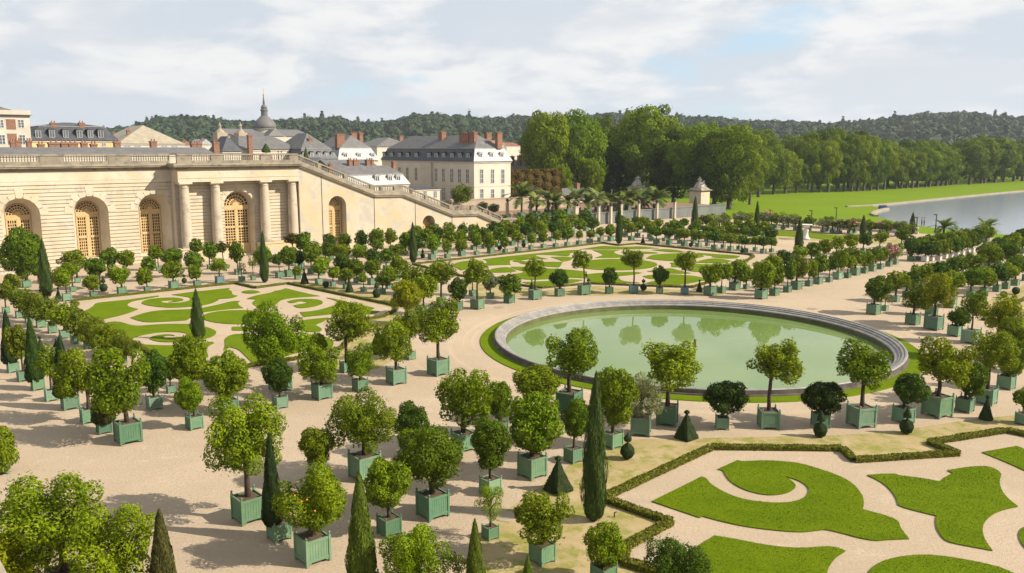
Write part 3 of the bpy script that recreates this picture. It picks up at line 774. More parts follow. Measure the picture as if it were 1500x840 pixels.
def make_plant(row, d, i, n):
    rr = random.Random(hash_((row, i)))
    adjk, name, cat = KINDW[d['kind']]
    p0 = g(d['bx'], d['by'])
    sc = px_per_m(p0)
    side = d['bw'] / sc / 1.32
    ang = TH + rr.uniform(-.05, .05)
    p = p0 + Vector((0, side * .58, 0))
    if d['arc']:
        v = POOL_C - p; ang = math.atan2(v.y, v.x) + math.pi / 2 + rr.uniform(-.06, .1)
    cxw, czw = at_y(d['cx'], d['cy'], p.y)
    sc2 = px_per_m((p.x, p.y, czw))
    hw, hh = d['cw'] / sc2 / 2, d['ch'] / sc2 / 2
    off = max(-.3, min(.3, cxw - p.x)) if hw < 3 else 0
    root = empty(name, (p.x, p.y, 0), 0)
    lod = 'huge' if d['cw'] >= 90 else 'near' if d['cw'] >= 40 else 'mid' if d['cw'] >= 23 else 'far'
    boxw = 'white box' if d['box'] == 'white' else 'green box'
    grp, loc = ROWINFO[row]
    t = d['tint'] or 'g'
    lab = '%s %s %s, %s %s' % (TINTW[t], adjk, cat, ordinal(i, n), loc)
    tag(root, lab, cat, grp)
    # the box
    if d['box'] == 'white': bo = link('planter_box', PLANTER_W, root, rz=ang, scale=(side,) * 3)
    else:
        me = PLANTER_N if lod in ('near', 'huge') else PLANTER_F
        bo = link('planter_box', me, root, rz=ang, scale=(side,) * 3)
        c = BOXC[d['box']]; c = BOXC['p'] if d['box'] == 'g' and rr.random() < .14 else BOXC['d'] if d['box'] == 'g' and rr.random() < .12 else c; k = rr.uniform(.82, 1.15); bo.color = (c[0] * k, c[1] * k * rr.uniform(.97, 1.03), c[2] * k * rr.uniform(.92, 1.1), 1)
        if lod in ('near', 'huge'):
            for sx in (-1, 1):
                for sy in (-1, 1):
                    q = link('corner_post', POST, bo, (sx * .46, sy * .46, 0)); q.color = bo.color
    if lod != 'far': link('soil', SOIL, bo)
    top = side * .92
    col = TINTS[t]; k = rr.uniform(.74, 1.0); col = (col[0] * k * rr.uniform(.92, 1.1), col[1] * k, col[2] * k, 1)
    if d['kind'] == 'p':
        tb = MB(); th = max(.3, czw - top - hh * .3)
        tb.tube([(0, 0, top - .1), (0, 0, top + th * .5), (0, 0, top + th)], [side * .2, side * .17, side * .2], 9)
        tb.build('trunk', M['bark'], root)
        c = link('crown', PALM[i % 3], root, (0, 0, top + th), rr.uniform(0, 6), (hw * 1.0, hw * 1.0, hw * .95)); c.color = col
        return
    if d['kind'] == 'c':
        c = link('crown', CONE[i % 2], root, (off, 0, max(czw, top + hh * .97)), rr.uniform(0, 6), (hw, hw, hh)); c.color = (col[0] * .62, col[1] * .70, col[2], 1)
        return
    kk = {'r': 'round', 'l': 'loose', 's': 'sparse', 'o': 'sparse' if lod != 'far' else 'loose', 'w': 'loose'}[d['kind']]
    nv = {'huge': 3, 'near': 4, 'mid': 4, 'far': 3}[lod]
    me = get_crown(kk, lod, rr.randrange(nv))
    tr = link('trunk', TRUNK[rr.randrange(4)], root, (0, 0, top), rr.uniform(0, 6), (hw, hw, max(.2, czw - top)))
    k2 = 1.55 if d['kind'] == 'o' and lod != 'far' else 1.0
    c = link('crown', me, root, (off, 0, czw), rr.uniform(0, 6.28), (hw * rr.uniform(.98, 1.04), hw, hh)); c.color = col
    if d['kind'] == 'o' and lod != 'far':
        me2 = get_crown('sparse', lod, 3)
        c2 = link('foliage', me2, root, (off, 0, czw - hh * .2), 2.0, (hw * .95, hw * .95, hh * .95)); c2.color = col
    if d['kind'] == 'w':
        fl = link('blossom', flower_mesh(), c, scale=(1, 1, 1)); fl.color = (.62, .25, .27, 1)
    return root, c

for row, L in ROWS.items():
    L.sort(key=lambda d: d['cx'])
    for i, d in enumerate(L):
        res = make_plant(row, d, i, len(L))
        if row == 'near' and res and abs(d['cx'] - 456) < 3:
            ob = MB().lathe([(.01, -.035), (.027, -.023), (.035, 0), (.027, .023), (.01, .035)], seg=10).mesh('orange', M['orange'], True)
            r0, c0 = res
            for (dx, dz) in [(-.25, .35), (-.05, .2), (.1, .25), (.3, -.1)]:
                hwx, hhx = c0.scale[0], c0.scale[2]
                yy = -math.sqrt(max(.02, 1 - dx * dx - dz * dz)) * .93
                link('orange', ob, r0, (c0.location.x + dx * hwx, yy * hwx, c0.location.z + dz * hhx))

# ------------------------------------------------------------------ free-standing cypresses and topiary
CYPLAB = [(65, 438, 17, 349, 'slender cypress left of the first window arch, by the left parterre'),
          (386.5, 415, 12, 338, 'slender cypress in front of the third column'),
          (288, 500, 19, 423, 'cypress standing inside the left parterre lawn'),
          (605, 386, 11, 325, 'cypress at the foot of the staircase, left end of the back parterre'),
          (907, 358, 10, 299, 'cypress at the far corner of the back parterre'),
          (1018, 337, 10, 287, 'cypress in front of the statue-topped gate pier'),
          (1109, 336, 8, 294, 'small cypress before the open meadow, left of the urn'),
          (1171, 373, 12, 319, 'cypress beside the white marble urn'),
          (1265, 346, 9, 315, 'cypress at the far balustrade below the lake tip'),
          (1337, 344, 9, 311, 'rightmost cypress, standing against the lake'),
          (871, 769, 35, 545, 'tallest thick cypress in the middle of the near walk')]
for i, (bx, by, w, ty, lab) in enumerate(CYPLAB):
    p = g(bx, by); sc = px_per_m(p)
    p.y += w / sc * .4
    zt = at_y(bx, ty, p.y)[1]
    root = tag(empty('cypress', p), lab, 'cypress', 'clipped cypresses')
    c = link('crown', CYP[i % 2], root, (0, 0, zt / 2 + .05), i * 1.3, (w / sc / 2, w / sc / 2, zt / 2 - .03)); c.color = (.042, .068, .012, 1)
    MB().tube([(0, 0, -.05), (0, 0, zt * .3)], [w / sc * .09] * 2, 8).build('trunk', M['bark'], root)

def ball(r, z): return [(r * math.sin(a) + .002, z - r * math.cos(a)) for a in np.linspace(0, math.pi, 9)]
TOP = {
    'ball': ball(1, 1),
    'cone': [(.45, 0), (.5, .06), (.25, .9), (.07, 1.55), (.03, 1.62), (.12, 1.68), (.16, 1.78), (.1, 1.88), (.01, 1.92)],
    'pyramid': [(.5, 0), (.52, .05), (.28, .75), (.06, 1.42), (.03, 1.47), (.1, 1.52), (.13, 1.6), (.08, 1.68), (.01, 1.72)],
    'egg': [(.05, 0), (.3, .12), (.52, .45), (.48, .8), (.25, 1.1), (.06, 1.22), (.05, 1.3), (.24, 1.4), (.3, 1.58), (.2, 1.78), (.05, 1.86), (.02, 2.02)],
    'tier': [(.04, 0), (.35, .1), (.5, .5), (.36, .9), (.05, 1.05), (.04, 1.15), (.28, 1.22), (.24, 1.5), (.08, 1.85), (.02, 2.0)],
}
topme = {}
TOPI = [(920, 676, 20, 'egg', 'egg-shaped topiary with a small top ball, left of the near hedge corner'), (1007, 646, 25, 'pyramid', 'pyramid topiary with a ball tip, left of the near pool arc'),
        (1204, 643, 20, 'tier', 'tiered topiary in front of a dark round tree by the pool'), (1331, 638, 20, 'tier', 'tiered topiary in front of the rightmost dark pool-side tree'),
        (1448, 617, 19, 'cone', 'cone topiary near the right edge of the near hedge'), (818, 724, 31, 'pyramid', 'broad pyramid topiary left of the tallest cypress'),
        (133, 0, 0, None, ''), (150, 428, 11, 'tier', 'ball topiary with small top ball, among boxes before the second arch'),
        (84, 439, 9, 'cone', 'dark cone topiary beside the slender left cypress'), (477, 422, 10, 'ball', 'dark ball topiary by the left parterre\'s upper hedge'),
        (445, 417, 12, 'cone', 'small cone topiary just above the hedge notch'), (511, 429, 12, 'cone', 'brown cone topiary along the left parterre\'s upper hedge'),
        (551, 437, 12, 'tier', 'tiered topiary near the left parterre\'s right corner'), (553, 519, 22, 'pyramid', 'dark pyramid topiary half hidden by a yellowish potted tree'),
        (862, 424, 8, 'egg', 'spiral-like topiary behind the green box beyond the pool'), (943, 427, 9, 'egg', 'egg topiary beyond the pool, right of the blue-green box'),
        (1025, 428, 9, 'cone', 'cone topiary at the right end of the far pool arc'), (779, 424, 7, 'cone', 'tiny dark cone topiary left end of the far pool arc'),
        (732, 367, 7, 'ball', 'small dark ball among the boxes left of the back parterre'), (942, 358, 7, 'cone', 'small cone topiary right of the far-corner cypress'),
        (269, 416, 7, 'egg', 'small egg topiary in front of the first column'), (1471, 437, 10, 'ball', 'left one of two dark balls by the right parterre'), (1489, 432, 11, 'ball', 'right one of two dark balls by the right parterre'),
        (1087, 371, 5, 'tier', 'dark tiered topiary by the back parterre\'s far hedge'), (1012, 362, 6, 'ball', 'tiny ball topiary by the back parterre\'s far hedge'), (619, 379, 7, 'tier', 'tiered topiary just right of the staircase cypress'),
        (57, 520, 14, 'cone', 'dark cone topiary behind the left walk yews'), (767, 363, 6, 'egg', 'tiny dark egg topiary along the back hedge boxes'), (81, 509, 7, 'pyramid', 'little reddish pyramid between left walk and hedge row')]
for bx, by, w, typ, lab in TOPI:
    if not typ: continue
    p = g(bx, by); s = w / px_per_m(p)
    if typ == 'ball': s *= .5
    near = w > 15
    key = (typ, near)
    if key not in topme:
        topme[key] = clipped('foliage', TOP[typ], 4500 if near else 900, .08 if near else .15, hash_(key), up=.5, lump=.03, core=.96, sq=typ == 'pyramid')
    root = tag(empty('topiary', (p.x, p.y + s * .4, 0), TH), lab, 'topiary', 'clipped box topiary')
    o = link('foliage', topme[key], root, (0, 0, .02), 0, (s, s, s)); o.color = (.03, .048, .012, 1)
    MB().tube([(0, 0, -.03), (0, 0, s * .9)], [.04 * s + .01] * 2, 6).build('stem', M['bark'], root)

# ------------------------------------------------------------------ ground, walks, lawns
def ground_sheet(name, pts, z, m, kind='structure', hole=None):
    b = MB(); pl = [[Vector((p[0], p[1], 0)) for p in pts]]
    if hole: pl.append([Vector((p[0], p[1], 0)) for p in hole]); pts = list(pts) + list(hole)
    tri = tessellate_polygon(pl)
    fs_ = []
    for t in tri:
        a, c, d = (pts[i] for i in t)
        if (c[0]-a[0])*(d[1]-a[1]) - (c[1]-a[1])*(d[0]-a[0]) < 0: t = t[::-1]
        fs_.append(tuple(t))
    b.add([(p[0], p[1], z) for p in pts], fs_)
    return tag(b.build(name, m), kind=kind)

HOLE = [(POOL_C.x + 15.2 * math.cos(2 * math.pi * k / 96), POOL_C.y + 15.2 * math.sin(2 * math.pi * k / 96)) for k in range(96)]
ground_sheet('ground', [(-6000, -200), (6000, -200), (6000, 6000), (-6000, 6000)], -.008, M['earth'], hole=HOLE)
gp = [FR(-160, 18), FR(58, 18), FR(58, 6), FR(128, 6), FR(150, 0), FR(150, -26), FR(195, -60), FR(195, -260), FR(-160, -260)]
ground_sheet('gravel_ground', [(p.x, p.y) for p in gp], -.004, M['gravel'], hole=HOLE)
ground_sheet('town_ground', [tuple(FR(s, t)[:2]) for s, t in [(-160, 20), (57, 20), (57, 60), (140, 60), (140, 420), (-160, 420)]], .0, M['townground'])

def smooth_px(pts, it=1):
    """round an outline a little (corner cutting) so that traced curves read as curves"""
    for _ in range(it):
        out = []
        n = len(pts)
        for i in range(n):
            a, b, c = pts[i - 1], pts[i], pts[(i + 1) % n]
            v1 = Vector((b[0] - a[0], (b[1] - a[1]) * 2.5)); v2 = Vector((c[0] - b[0], (c[1] - b[1]) * 2.5))
            if v1.length < 1e-6 or v2.length < 1e-6: continue
            if v1.angle(v2) > 1.15: out.append(b)                        # keep sharp points
            else:
                out.append((b[0] + (a[0] - b[0]) * .25, b[1] + (a[1] - b[1]) * .25)); out.append((b[0] + (c[0] - b[0]) * .25, b[1] + (c[1] - b[1]) * .25))
        pts = out
    return pts

def lawn(pts, ox, oy, k, h=.05, label=None):
    q = [(ox + x / k, oy + y / k) for x, y in pts]
    q = smooth_px(q, 2)
    w = [g(x, y) for x, y in q]
    mb = MB().prism([(p.x, p.y) for p in w], 0.0, h)
    if min(p.y for p in w) < 42:                      # close by, the turf has blades of its own
        P2 = [Vector((p.x, p.y, 0)) for p in w]; rg_ = random.Random(int(w[0].x * 100))
        for t in tessellate_polygon([P2]):
            a, b_, c = (P2[i] for i in t); ar = ((b_ - a).cross(c - a)).length / 2
            for _ in range(int(ar * 420)):
                u, v = rg_.random(), rg_.random()
                if u + v > 1: u, v = 1 - u, 1 - v
                q_ = a + (b_ - a) * u + (c - a) * v; an = rg_.uniform(0, 6.28); r_ = rg_.uniform(.012, .024); hh_ = rg_.uniform(.008, .03)
                dx, dy = math.cos(an) * r_, math.sin(an) * r_; lx, ly = rg_.uniform(-.03, .03), rg_.uniform(-.03, .03)
                mb.add([(q_.x - dx, q_.y - dy, h - .004), (q_.x + dx, q_.y + dy, h - .004), (q_.x + lx, q_.y + ly, h + hh_)], [(0, 1, 2)])
    o = mb.build('lawn', M['lawn'])
    return tag(o, kind='structure')

def oval(cx, cy, a, b, n=40): return [(cx + a * math.cos(2 * math.pi * i / n), cy + b * math.sin(2 * math.pi * i / n)) for i in range(n)]

Z1 = (100, 410, 6.25); Z2 = (340, 410, 6.25); Z3 = (620, 350, 6.25); Z4 = (860, 350, 6.25); Z5 = (880, 640, 4.2); Z6 = (1180, 620, 3.819); Z7 = (1030, 310, 4.6875); Z8 = (780, 330, 6.22)
for pts, z in [
    # left parterre
    ([(250, 215), (400, 200), (560, 185), (690, 165), (820, 149), (832, 155), (700, 180), (600, 195), (545, 220), (540, 240), (580, 258), (642, 272), (560, 305), (440, 340), (260, 378), (70, 320), (150, 290), (200, 265), (235, 240)], Z1),
    ([(948, 140), (1130, 115), (1300, 98), (1480, 78), (1465, 95), (1500, 108), (1500, 140), (1552, 150), (1500, 172), (1380, 178), (1370, 195), (1280, 230), (1150, 248), (950, 260), (800, 250), (700, 232), (668, 215), (690, 195), (760, 178), (870, 167), (980, 165), (1050, 177), (1055, 190), (990, 206), (915, 209), (965, 197), (960, 190), (880, 193), (842, 204), (880, 216), (1000, 217), (1100, 200), (1125, 180), (1110, 162), (1040, 153)], Z1),
    ([(568, 350), (770, 283), (1130, 275), (1250, 258), (1400, 225), (1500, 198), (1572, 198), (1550, 215), (1565, 240), (1602, 262), (1500, 268), (1350, 285), (1200, 305), (1140, 340), (1100, 360), (1085, 376), (900, 385), (690, 396)], Z1),
    (oval(352, 465.3, 56, 10.3), (0, 0, 1)),
    ([(300, 405), (450, 378), (600, 430), (760, 416), (900, 408), (1130, 408), (1250, 430), (1345, 465), (1360, 490), (1320, 525), (1230, 550), (1100, 568), (900, 577), (790, 565), (742, 542), (770, 520), (880, 502), (960, 507), (975, 518), (940, 512), (890, 517), (862, 527), (890, 537), (980, 533), (1070, 522), (1095, 505), (1070, 488), (970, 480), (860, 480), (720, 500), (620, 525), (585, 548), (500, 525), (400, 470)], Z1),
    ([(620, 590), (800, 605), (1000, 605), (1120, 595), (1240, 585), (1310, 571), (1337, 582), (1290, 605), (1265, 630), (1270, 670), (1287, 702), (1230, 740), (930, 735), (800, 680), (700, 625)], Z1),
    ([(85, 115), (110, 104), (170, 98), (230, 104), (258, 115), (230, 125), (170, 130), (110, 126)], Z2),
    ([(133, 178), (200, 150), (370, 120), (385, 105), (440, 100), (490, 81), (560, 98), (690, 130), (803, 152), (650, 160), (520, 172), (440, 190), (420, 215), (300, 290), (230, 250), (190, 225), (190, 205), (222, 182)], Z2),
    ([(505, 203), (560, 185), (690, 177), (800, 186), (838, 208), (810, 232), (720, 255), (610, 265), (560, 240), (585, 232), (660, 222), (692, 208), (640, 198), (600, 203), (570, 215), (530, 215)], Z2),
    ([(862, 169), (920, 172), (1000, 195), (1100, 215), (1305, 262), (1265, 283), (1352, 292), (1275, 322), (1150, 318), (1000, 305), (880, 322), (660, 343), (620, 300), (750, 290), (870, 260), (940, 235), (972, 210), (940, 190)], Z2),
    ([(660, 370), (880, 350), (850, 380), (760, 415), (832, 455), (800, 480), (700, 482), (560, 450), (560, 400)], Z2),
    ([(0, 435), (115, 432), (200, 450), (115, 470), (0, 466)], Z2),
    ([(-72, 542), (0, 502), (110, 500), (300, 530), (600, 520), (760, 500), (860, 525), (942, 570), (910, 630), (700, 640), (500, 700), (330, 740), (180, 757), (120, 700), (60, 640), (-20, 620), (-75, 650), (-60, 590)], Z2),
    # back parterre
    ([(290, 225), (380, 205), (460, 201), (492, 215), (430, 270), (350, 292), (265, 250)], Z3),
    ([(548, 190), (700, 170), (1000, 140), (1300, 108), (1422, 104), (1400, 125), (1340, 135), (1345, 150), (1320, 162), (1180, 150), (1040, 148), (1030, 158), (1085, 175), (1140, 188), (1000, 188), (880, 200), (950, 213), (1100, 214), (1200, 214), (1272, 216), (1270, 232), (1245, 262), (1130, 258), (1000, 243), (880, 228), (960, 226), (900, 222), (835, 212), (815, 203), (860, 189), (960, 190), (900, 185), (800, 195), (790, 215), (800, 240), (700, 242), (600, 248), (560, 240), (587, 215), (580, 203)], Z3),
    ([(580, 300), (640, 272), (780, 260), (830, 283), (852, 300), (760, 312), (640, 312)], Z3),
    ([(800, 258), (950, 260), (1130, 275), (1280, 280), (1500, 303), (1500, 364), (1330, 355), (1150, 372), (910, 380), (800, 330), (900, 317), (924, 300), (870, 288), (840, 280)], Z3),
    ([(905, 400), (1050, 392), (1200, 390), (1330, 370), (1462, 380), (1380, 405), (1250, 415), (1060, 441)], Z3),
    ([(1168, 170), (1300, 165), (1372, 175), (1350, 200), (1280, 211), (1230, 190)], Z3),
    (oval(902, 388.2, 61, 8.3), (0, 0, 1)),
    ([(-60, 98), (50, 80), (150, 65), (290, 76), (400, 74), (500, 70), (658, 90), (500, 95), (200, 100), (40, 99)], Z4),
    ([(548, 230), (790, 230), (740, 245), (760, 265), (835, 281), (810, 300), (568, 300), (645, 275), (630, 262)], Z8),
    ([(320, 130), (380, 112), (620, 125), (652, 132), (600, 140), (450, 140), (380, 150)], Z4),
    ([(588, 104), (700, 95), (830, 105), (905, 125), (760, 125), (650, 112)], Z4),
    ([(538, 180), (600, 145), (820, 135), (960, 130), (1050, 145), (1072, 165), (1000, 180), (900, 205), (760, 205), (620, 195)], Z4),
    ([(1005, 130), (1150, 140), (1300, 150), (1402, 160), (1370, 183), (1250, 182), (1140, 170), (1152, 160), (1060, 150)], Z4),
    ([(1060, 195), (1150, 180), (1250, 188), (1322, 205), (1280, 222), (1150, 225), (1000, 222), (1010, 210)], Z4),
    ([(758, 222), (850, 220), (1020, 235), (1250, 240), (1312, 250), (1290, 290), (1180, 285), (1060, 262), (950, 265), (770, 262), (778, 240)], Z4),
    ([(548, 300), (650, 285), (760, 269), (830, 290), (952, 318), (860, 322), (700, 316)], Z4),
    ([(508, 345), (600, 330), (750, 325), (1030, 345), (1092, 380), (990, 400), (850, 426), (680, 420), (530, 410), (600, 390), (720, 376), (792, 355), (700, 370), (570, 372)], Z4),
    ([(918, 290), (1000, 265), (1082, 270), (1040, 290), (1062, 306), (960, 302)], Z4),
    ([(-30, 330), (150, 312), (260, 310), (450, 304), (502, 315), (440, 330), (280, 345), (312, 390), (440, 400), (480, 406), (250, 404), (50, 405), (0, 360)], Z4),
    # near right parterre
    ([(313, 402), (470, 325), (620, 250), (655, 262), (665, 285), (720, 325), (800, 365), (900, 395), (1050, 412), (1180, 408), (1255, 380), (1282, 345), (1275, 315), (1240, 285), (1180, 260), (1128, 249), (1170, 270), (1201, 300), (1195, 320), (1150, 350), (1060, 364), (980, 358), (880, 330), (800, 285), (765, 240), (755, 212), (718, 205), (840, 149), (880, 157), (1010, 148), (1180, 160), (1260, 176), (1330, 198), (1446, 235), (1545, 285), (1594, 340), (1616, 378), (1619, 427), (1608, 450), (1830, 510), (1842, 565), (1896, 632), (1766, 637), (1660, 647), (1392, 572), (1326, 581), (1260, 589), (1200, 590), (1100, 583), (900, 560), (720, 520), (630, 494), (605, 501)], Z5),
    ([(343, 295), (430, 288), (505, 287), (520, 297), (640, 310), (750, 330), (780, 305), (824, 285), (793, 268), (900, 250), (1010, 242), (1070, 262), (1098, 290), (1083, 325), (1095, 380), (1135, 430), (1188, 470), (1090, 490), (1020, 530), (990, 575), (990, 620), (1010, 670), (1045, 717), (920, 695), (795, 670), (760, 640), (730, 590), (728, 535), (735, 524), (515, 470), (515, 440), (480, 380), (420, 330)], Z6),
    ([(986, 167), (1180, 132), (1230, 150), (1320, 200), (1300, 300), (1222, 268), (1130, 225)], Z6),
    ([(1222, 585), (1200, 600), (1190, 640), (1222, 700), (1300, 760), (1400, 700), (1300, 600)], Z6),
    ([(610, 665), (700, 614), (820, 632), (1000, 670), (1160, 688), (1260, 690), (1425, 676), (1506, 707), (1436, 751), (1392, 822), (1390, 900), (1200, 960), (600, 940), (540, 800), (560, 720)], Z5),
    ([(345, 840), (400, 790), (480, 760), (600, 742), (720, 742), (880, 765), (1050, 800), (1150, 835), (1250, 900), (1000, 990), (500, 950), (350, 890)], Z6),
    ([(150, 145), (280, 128), (500, 130), (750, 150), (1000, 175), (1085, 185), (1060, 205), (880, 205), (800, 190), (700, 178), (500, 165), (300, 165)], Z7),
    ([(1478, 480), (1500, 466), (1540, 470), (1530, 500), (1500, 500)], (0, 0, 1))]:
    lawn(pts, *z)

ground_n = 0
for pts in [[(890, 645), (1000, 642), (1180, 639), (1300, 634), (1400, 618), (1560, 600), (1560, 654), (1500, 641), (1473, 634), (1361, 652), (1403, 668), (1251, 677), (1232, 660), (1042, 659), (885, 731), (985, 770), (914, 806), (911, 828), (960, 848), (700, 850), (690, 790), (745, 745), (810, 700), (850, 668)],
            [(430, 411), (500, 420), (560, 428), (603, 448), (580, 452), (422, 417)],
            [(492, 516), (540, 470), (580, 457), (606, 474), (590, 520), (552, 541), (488, 548), (440, 545)],
            [(676, 413), (766, 423), (793, 426), (870, 419), (950, 423), (1012, 425), (1052, 418), (1060, 432), (960, 432), (700, 436)],
            [(1425, 450), (1500, 418), (1560, 430), (1500, 450), (1440, 470)],
            [(1055, 345), (1110, 336), (1200, 340), (1320, 350), (1330, 358), (1260, 358), (1180, 352), (1100, 348)]]:
    ground_n += 1
    ground_sheet('verge', [tuple(g(*p)[:2]) for p in pts], 0.0, M['dry'])

# ---- low box hedges round the parterres
def hedge(pxs, label, w=.34, h=.24, closed=False):
    P = [g(*p) for p in pxs]
    rng = np.random.default_rng(len(pxs) * 7 + int(pxs[0][0]))
    pts = []; nrm = []; V = []; F = []
    for a, b in zip(P[:-1], P[1:]):
        d = (b - a); L = d.length; d.normalize(); s = Vector((-d.y, d.x, 0))
        b0 = len(V)
        ext = w * .45
        a2, b2 = a - d * ext * 0, b + d * ext * 0
        for q in (a2, b2):
            for k, z in ((-1, 0), (1, 0), (1, h * .95), (-1, h * .95)):
                V.append(tuple(q + s * k * w * .42 + Vector((0, 0, z * .92))))
        F += [(b0, b0 + 3, b0 + 7, b0 + 4), (b0 + 1, b0 + 5, b0 + 6, b0 + 2), (b0 + 3, b0 + 2, b0 + 6, b0 + 7)]
        n = int(L * 420 if a.y < 60 else L * 110)
        u = rng.uniform(0, 1, n); f = rng.integers(0, 3, n)
        off = np.where(f == 0, -w / 2, np.where(f == 1, w / 2, rng.uniform(-w / 2, w / 2, n)))
        zz = np.where(f == 2, h, rng.uniform(.02, h, n))
        wob = 1 + .06 * np.sin(u * L * 3.1)
        for i in range(n):
            q = a + d * (u[i] * L) + s * off[i]
            pts.append((q.x, q.y, zz[i] * wob[i])); nn = s * (-1 if f[i] == 0 else 1 if f[i] == 1 else 0)
            nrm.append((nn.x, nn.y, 1.0 if f[i] == 2 else .2))
    me = leaf_mesh('box_hedge', np.array(pts), np.array(nrm), .11, rng, M['leaf'], extra=(np.array(V), F, .35), jit=1.0)
    o = link('box_hedge', me); o.color = (.125, .130, .016, 1)
    return tag(o, label, 'hedge', 'low clipped box hedges')
hedge([(107, 452), (114, 447), (106, 443), (112, 441), (345, 416), (374, 423), (422, 416.4), (580, 449), (581, 455), (561, 465), (538, 469), (500, 512), (430, 528), (370, 537), (300, 556), (262, 545), (107, 452)], 'low box hedge round the left scroll parterre')
hedge([(605, 388), (884, 357), (906, 360.5), (932, 358), (1100, 374.2), (1104, 377), (1040, 414), (1014, 422), (950, 420), (865, 416.5), (793, 423), (766, 419.5), (674, 405), (605, 388)], 'low box hedge round the back scroll parterre beyond the pool')
hedge([(1010, 858), (951, 838), (911, 826), (918, 803), (982, 768), (882, 733), (1042, 658), (1233, 660), (1251, 677), (1403, 667), (1361, 651), (1474, 633), (1560, 652)], 'low box hedge zigzagging round the near right parterre', w=.38, h=.23)
hedge([(1440, 470), (1485, 447), (1530, 425)], 'short box hedge at the right parterre beside two dark balls')

# ------------------------------------------------------------------ the pool
RG = 1.119 * 15
pc = (POOL_C.x, POOL_C.y, 0)
def ring(r0, r1, z0, z1, m, name, seg=128):
    b = MB(); b.lathe([(r0, z0), (r1, z1)], pc, seg, cap=False)
    return tag(b.build(name, m, None, True), kind='structure')
b = MB(); b.lathe([(15.55, .06), (RG - .04, .055), (RG, .0)], pc, 160, cap=False); tag(b.build('lawn', M['lawn']), kind='structure')
pool = tag(empty('round_pool', pc), 'round pool with pale stepped stone rim and green water', 'pool')
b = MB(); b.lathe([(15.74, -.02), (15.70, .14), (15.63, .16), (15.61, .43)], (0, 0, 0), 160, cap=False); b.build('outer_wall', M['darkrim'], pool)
b = MB(); b.lathe([(15.61, .43), (15.57, .48), (15.44, .48), (15.40, .42), (15.22, .38), (15.20, .29), (15.02, .26), (15.0, .17), (14.82, .14), (14.74, .10), (14.72, .02)], (0, 0, 0), 160, cap=False)
b.build('rim', M['rim'], pool)
b = MB(); b.lathe([(14.73, .03), (14.70, -.6)], (0, 0, 0), 160, cap=False); b.build('basin_wall', M['algae'], pool)
b = MB(); b.lathe([(.01, -.36), (5, -.36), (10, -.36), (14.71, -.36)], (0, 0, 0), 160, cap=False)
b.build('water', M['pool'], pool, True)
p = g(1018, 504)
tag(MB().tube([(0, 0, -.02), (0, 0, .65)], [.09, .09], 10).tube([(0, 0, .65), (0, 0, .72)], [.12, .1], 10).build('fountain_pipe', M['rust'], loc=(p.x, p.y, -.36)), 'rusty fountain pipe sticking out of the green pool', 'pipe')
for x, y, lab in [(740, 757, 'round stone drain cover on the gravel near the tallest cypress'), (1190, 452.5, 'pale drain cover on the avenue gravel right of the pool'), (732, 450.5, 'pale drain cover on the gravel left of the pool')]:
    p = g(x, y)
    tag(MB().lathe([(.5, 0), (.5, .02), (.42, .03), (.1, .03)], (0, 0, 0), 20).build('drain_cover', M['bankstone'], loc=(p.x, p.y, -.002)), lab, 'drain cover', 'drain covers')
p = g(900, 758)
tag(MB().tube([(0, 0, -.02), (0, 0, .22)], [.03, .03], 8).tube([(0, 0, .2), (.1, 0, .24)], [.03, .02], 8).build('water_tap', M['rust'], loc=p), 'small rusty water tap on the dry verge by the hedge', 'tap')

# ------------------------------------------------------------------ the orangery
ORG = tag(empty('orangery', (O0.x, O0.y, 0), TH), 'long cream stone orangery with arched ochre windows and a columned portico', 'building')
TW = 3.0                         # wall plane of the arcade
TP = 1.85                        # wall plane inside the portico
SL = -46.0                       # far left end
SR = 17.2
def arch_pts(c, w, zs, n=14):
    r = w / 2
    return [(c + r * math.cos(math.pi * k / n), zs + r * math.sin(math.pi * k / n)) for k in range(n + 1)]   # right to left
ARCH = [(-33.6, 4.2, 9.1, .9), (-25.8, 4.2, 9.1, .9), (-18.0, 4.2, 9.1, .9), (-10.2, 4.2, 9.1, .9), (-2.4, 4.2, 9.1, .9), (8.75, 4.3, 9.25, .05)]
def half_width(c, w, top, z):
    r = w / 2; zs = top - r
    if z <= zs: return r
    if z >= top: return 0.0
    return math.sqrt(max(0, r * r - (z - zs) ** 2))
# backing wall (groove depth) with arch holes, and the rusticated courses in front of it
outer = [(SL, 0), (SR, 0), (SR, 10.9), (SL, 10.9)]
wall = MB()
zc = 0.0; CH = .46
def spans(z, s0, s1, arches, zlow):
    cuts = []
    for c, w, top, bot in arches:
        if z >= bot:
            h = half_width(c, w, top, z)
            if h > 0: cuts.append((c - h, c + h))
    cuts.sort(); out = []; cur = s0
    for a, b_ in cuts:
        if a > cur: out.append((cur, a))
        cur = max(cur, b_)
    if cur < s1: out.append((cur, s1))
    return out
def course(bm, z0, z1, y, s0, s1, arches, sub=3, thick=.05):
    for k in range(sub):
        za, zb = z0 + (z1 - z0) * k / sub, z0 + (z1 - z0) * (k + 1) / sub
        A, B = spans(za + 1e-4, s0, s1, arches, 0), spans(zb - 1e-4, s0, s1, arches, 0)
        if len(A) != len(B):
            A = B if len(B) > len(A) else A; B = A
        for (a0, a1), (b0, b1) in zip(A, B):
            v = [(a0, y, za), (a1, y, za), (b1, y, zb), (b0, y, zb), (a0, y + thick, za), (a1, y + thick, za), (b1, y + thick, zb), (b0, y + thick, zb)]
            f = [(0, 1, 2, 3)]
            if k == 0: f.append((4, 5, 1, 0))
            if k == sub - 1: f.append((3, 2, 6, 7))
            bm.add(v, f)
nc = 0
z = .02
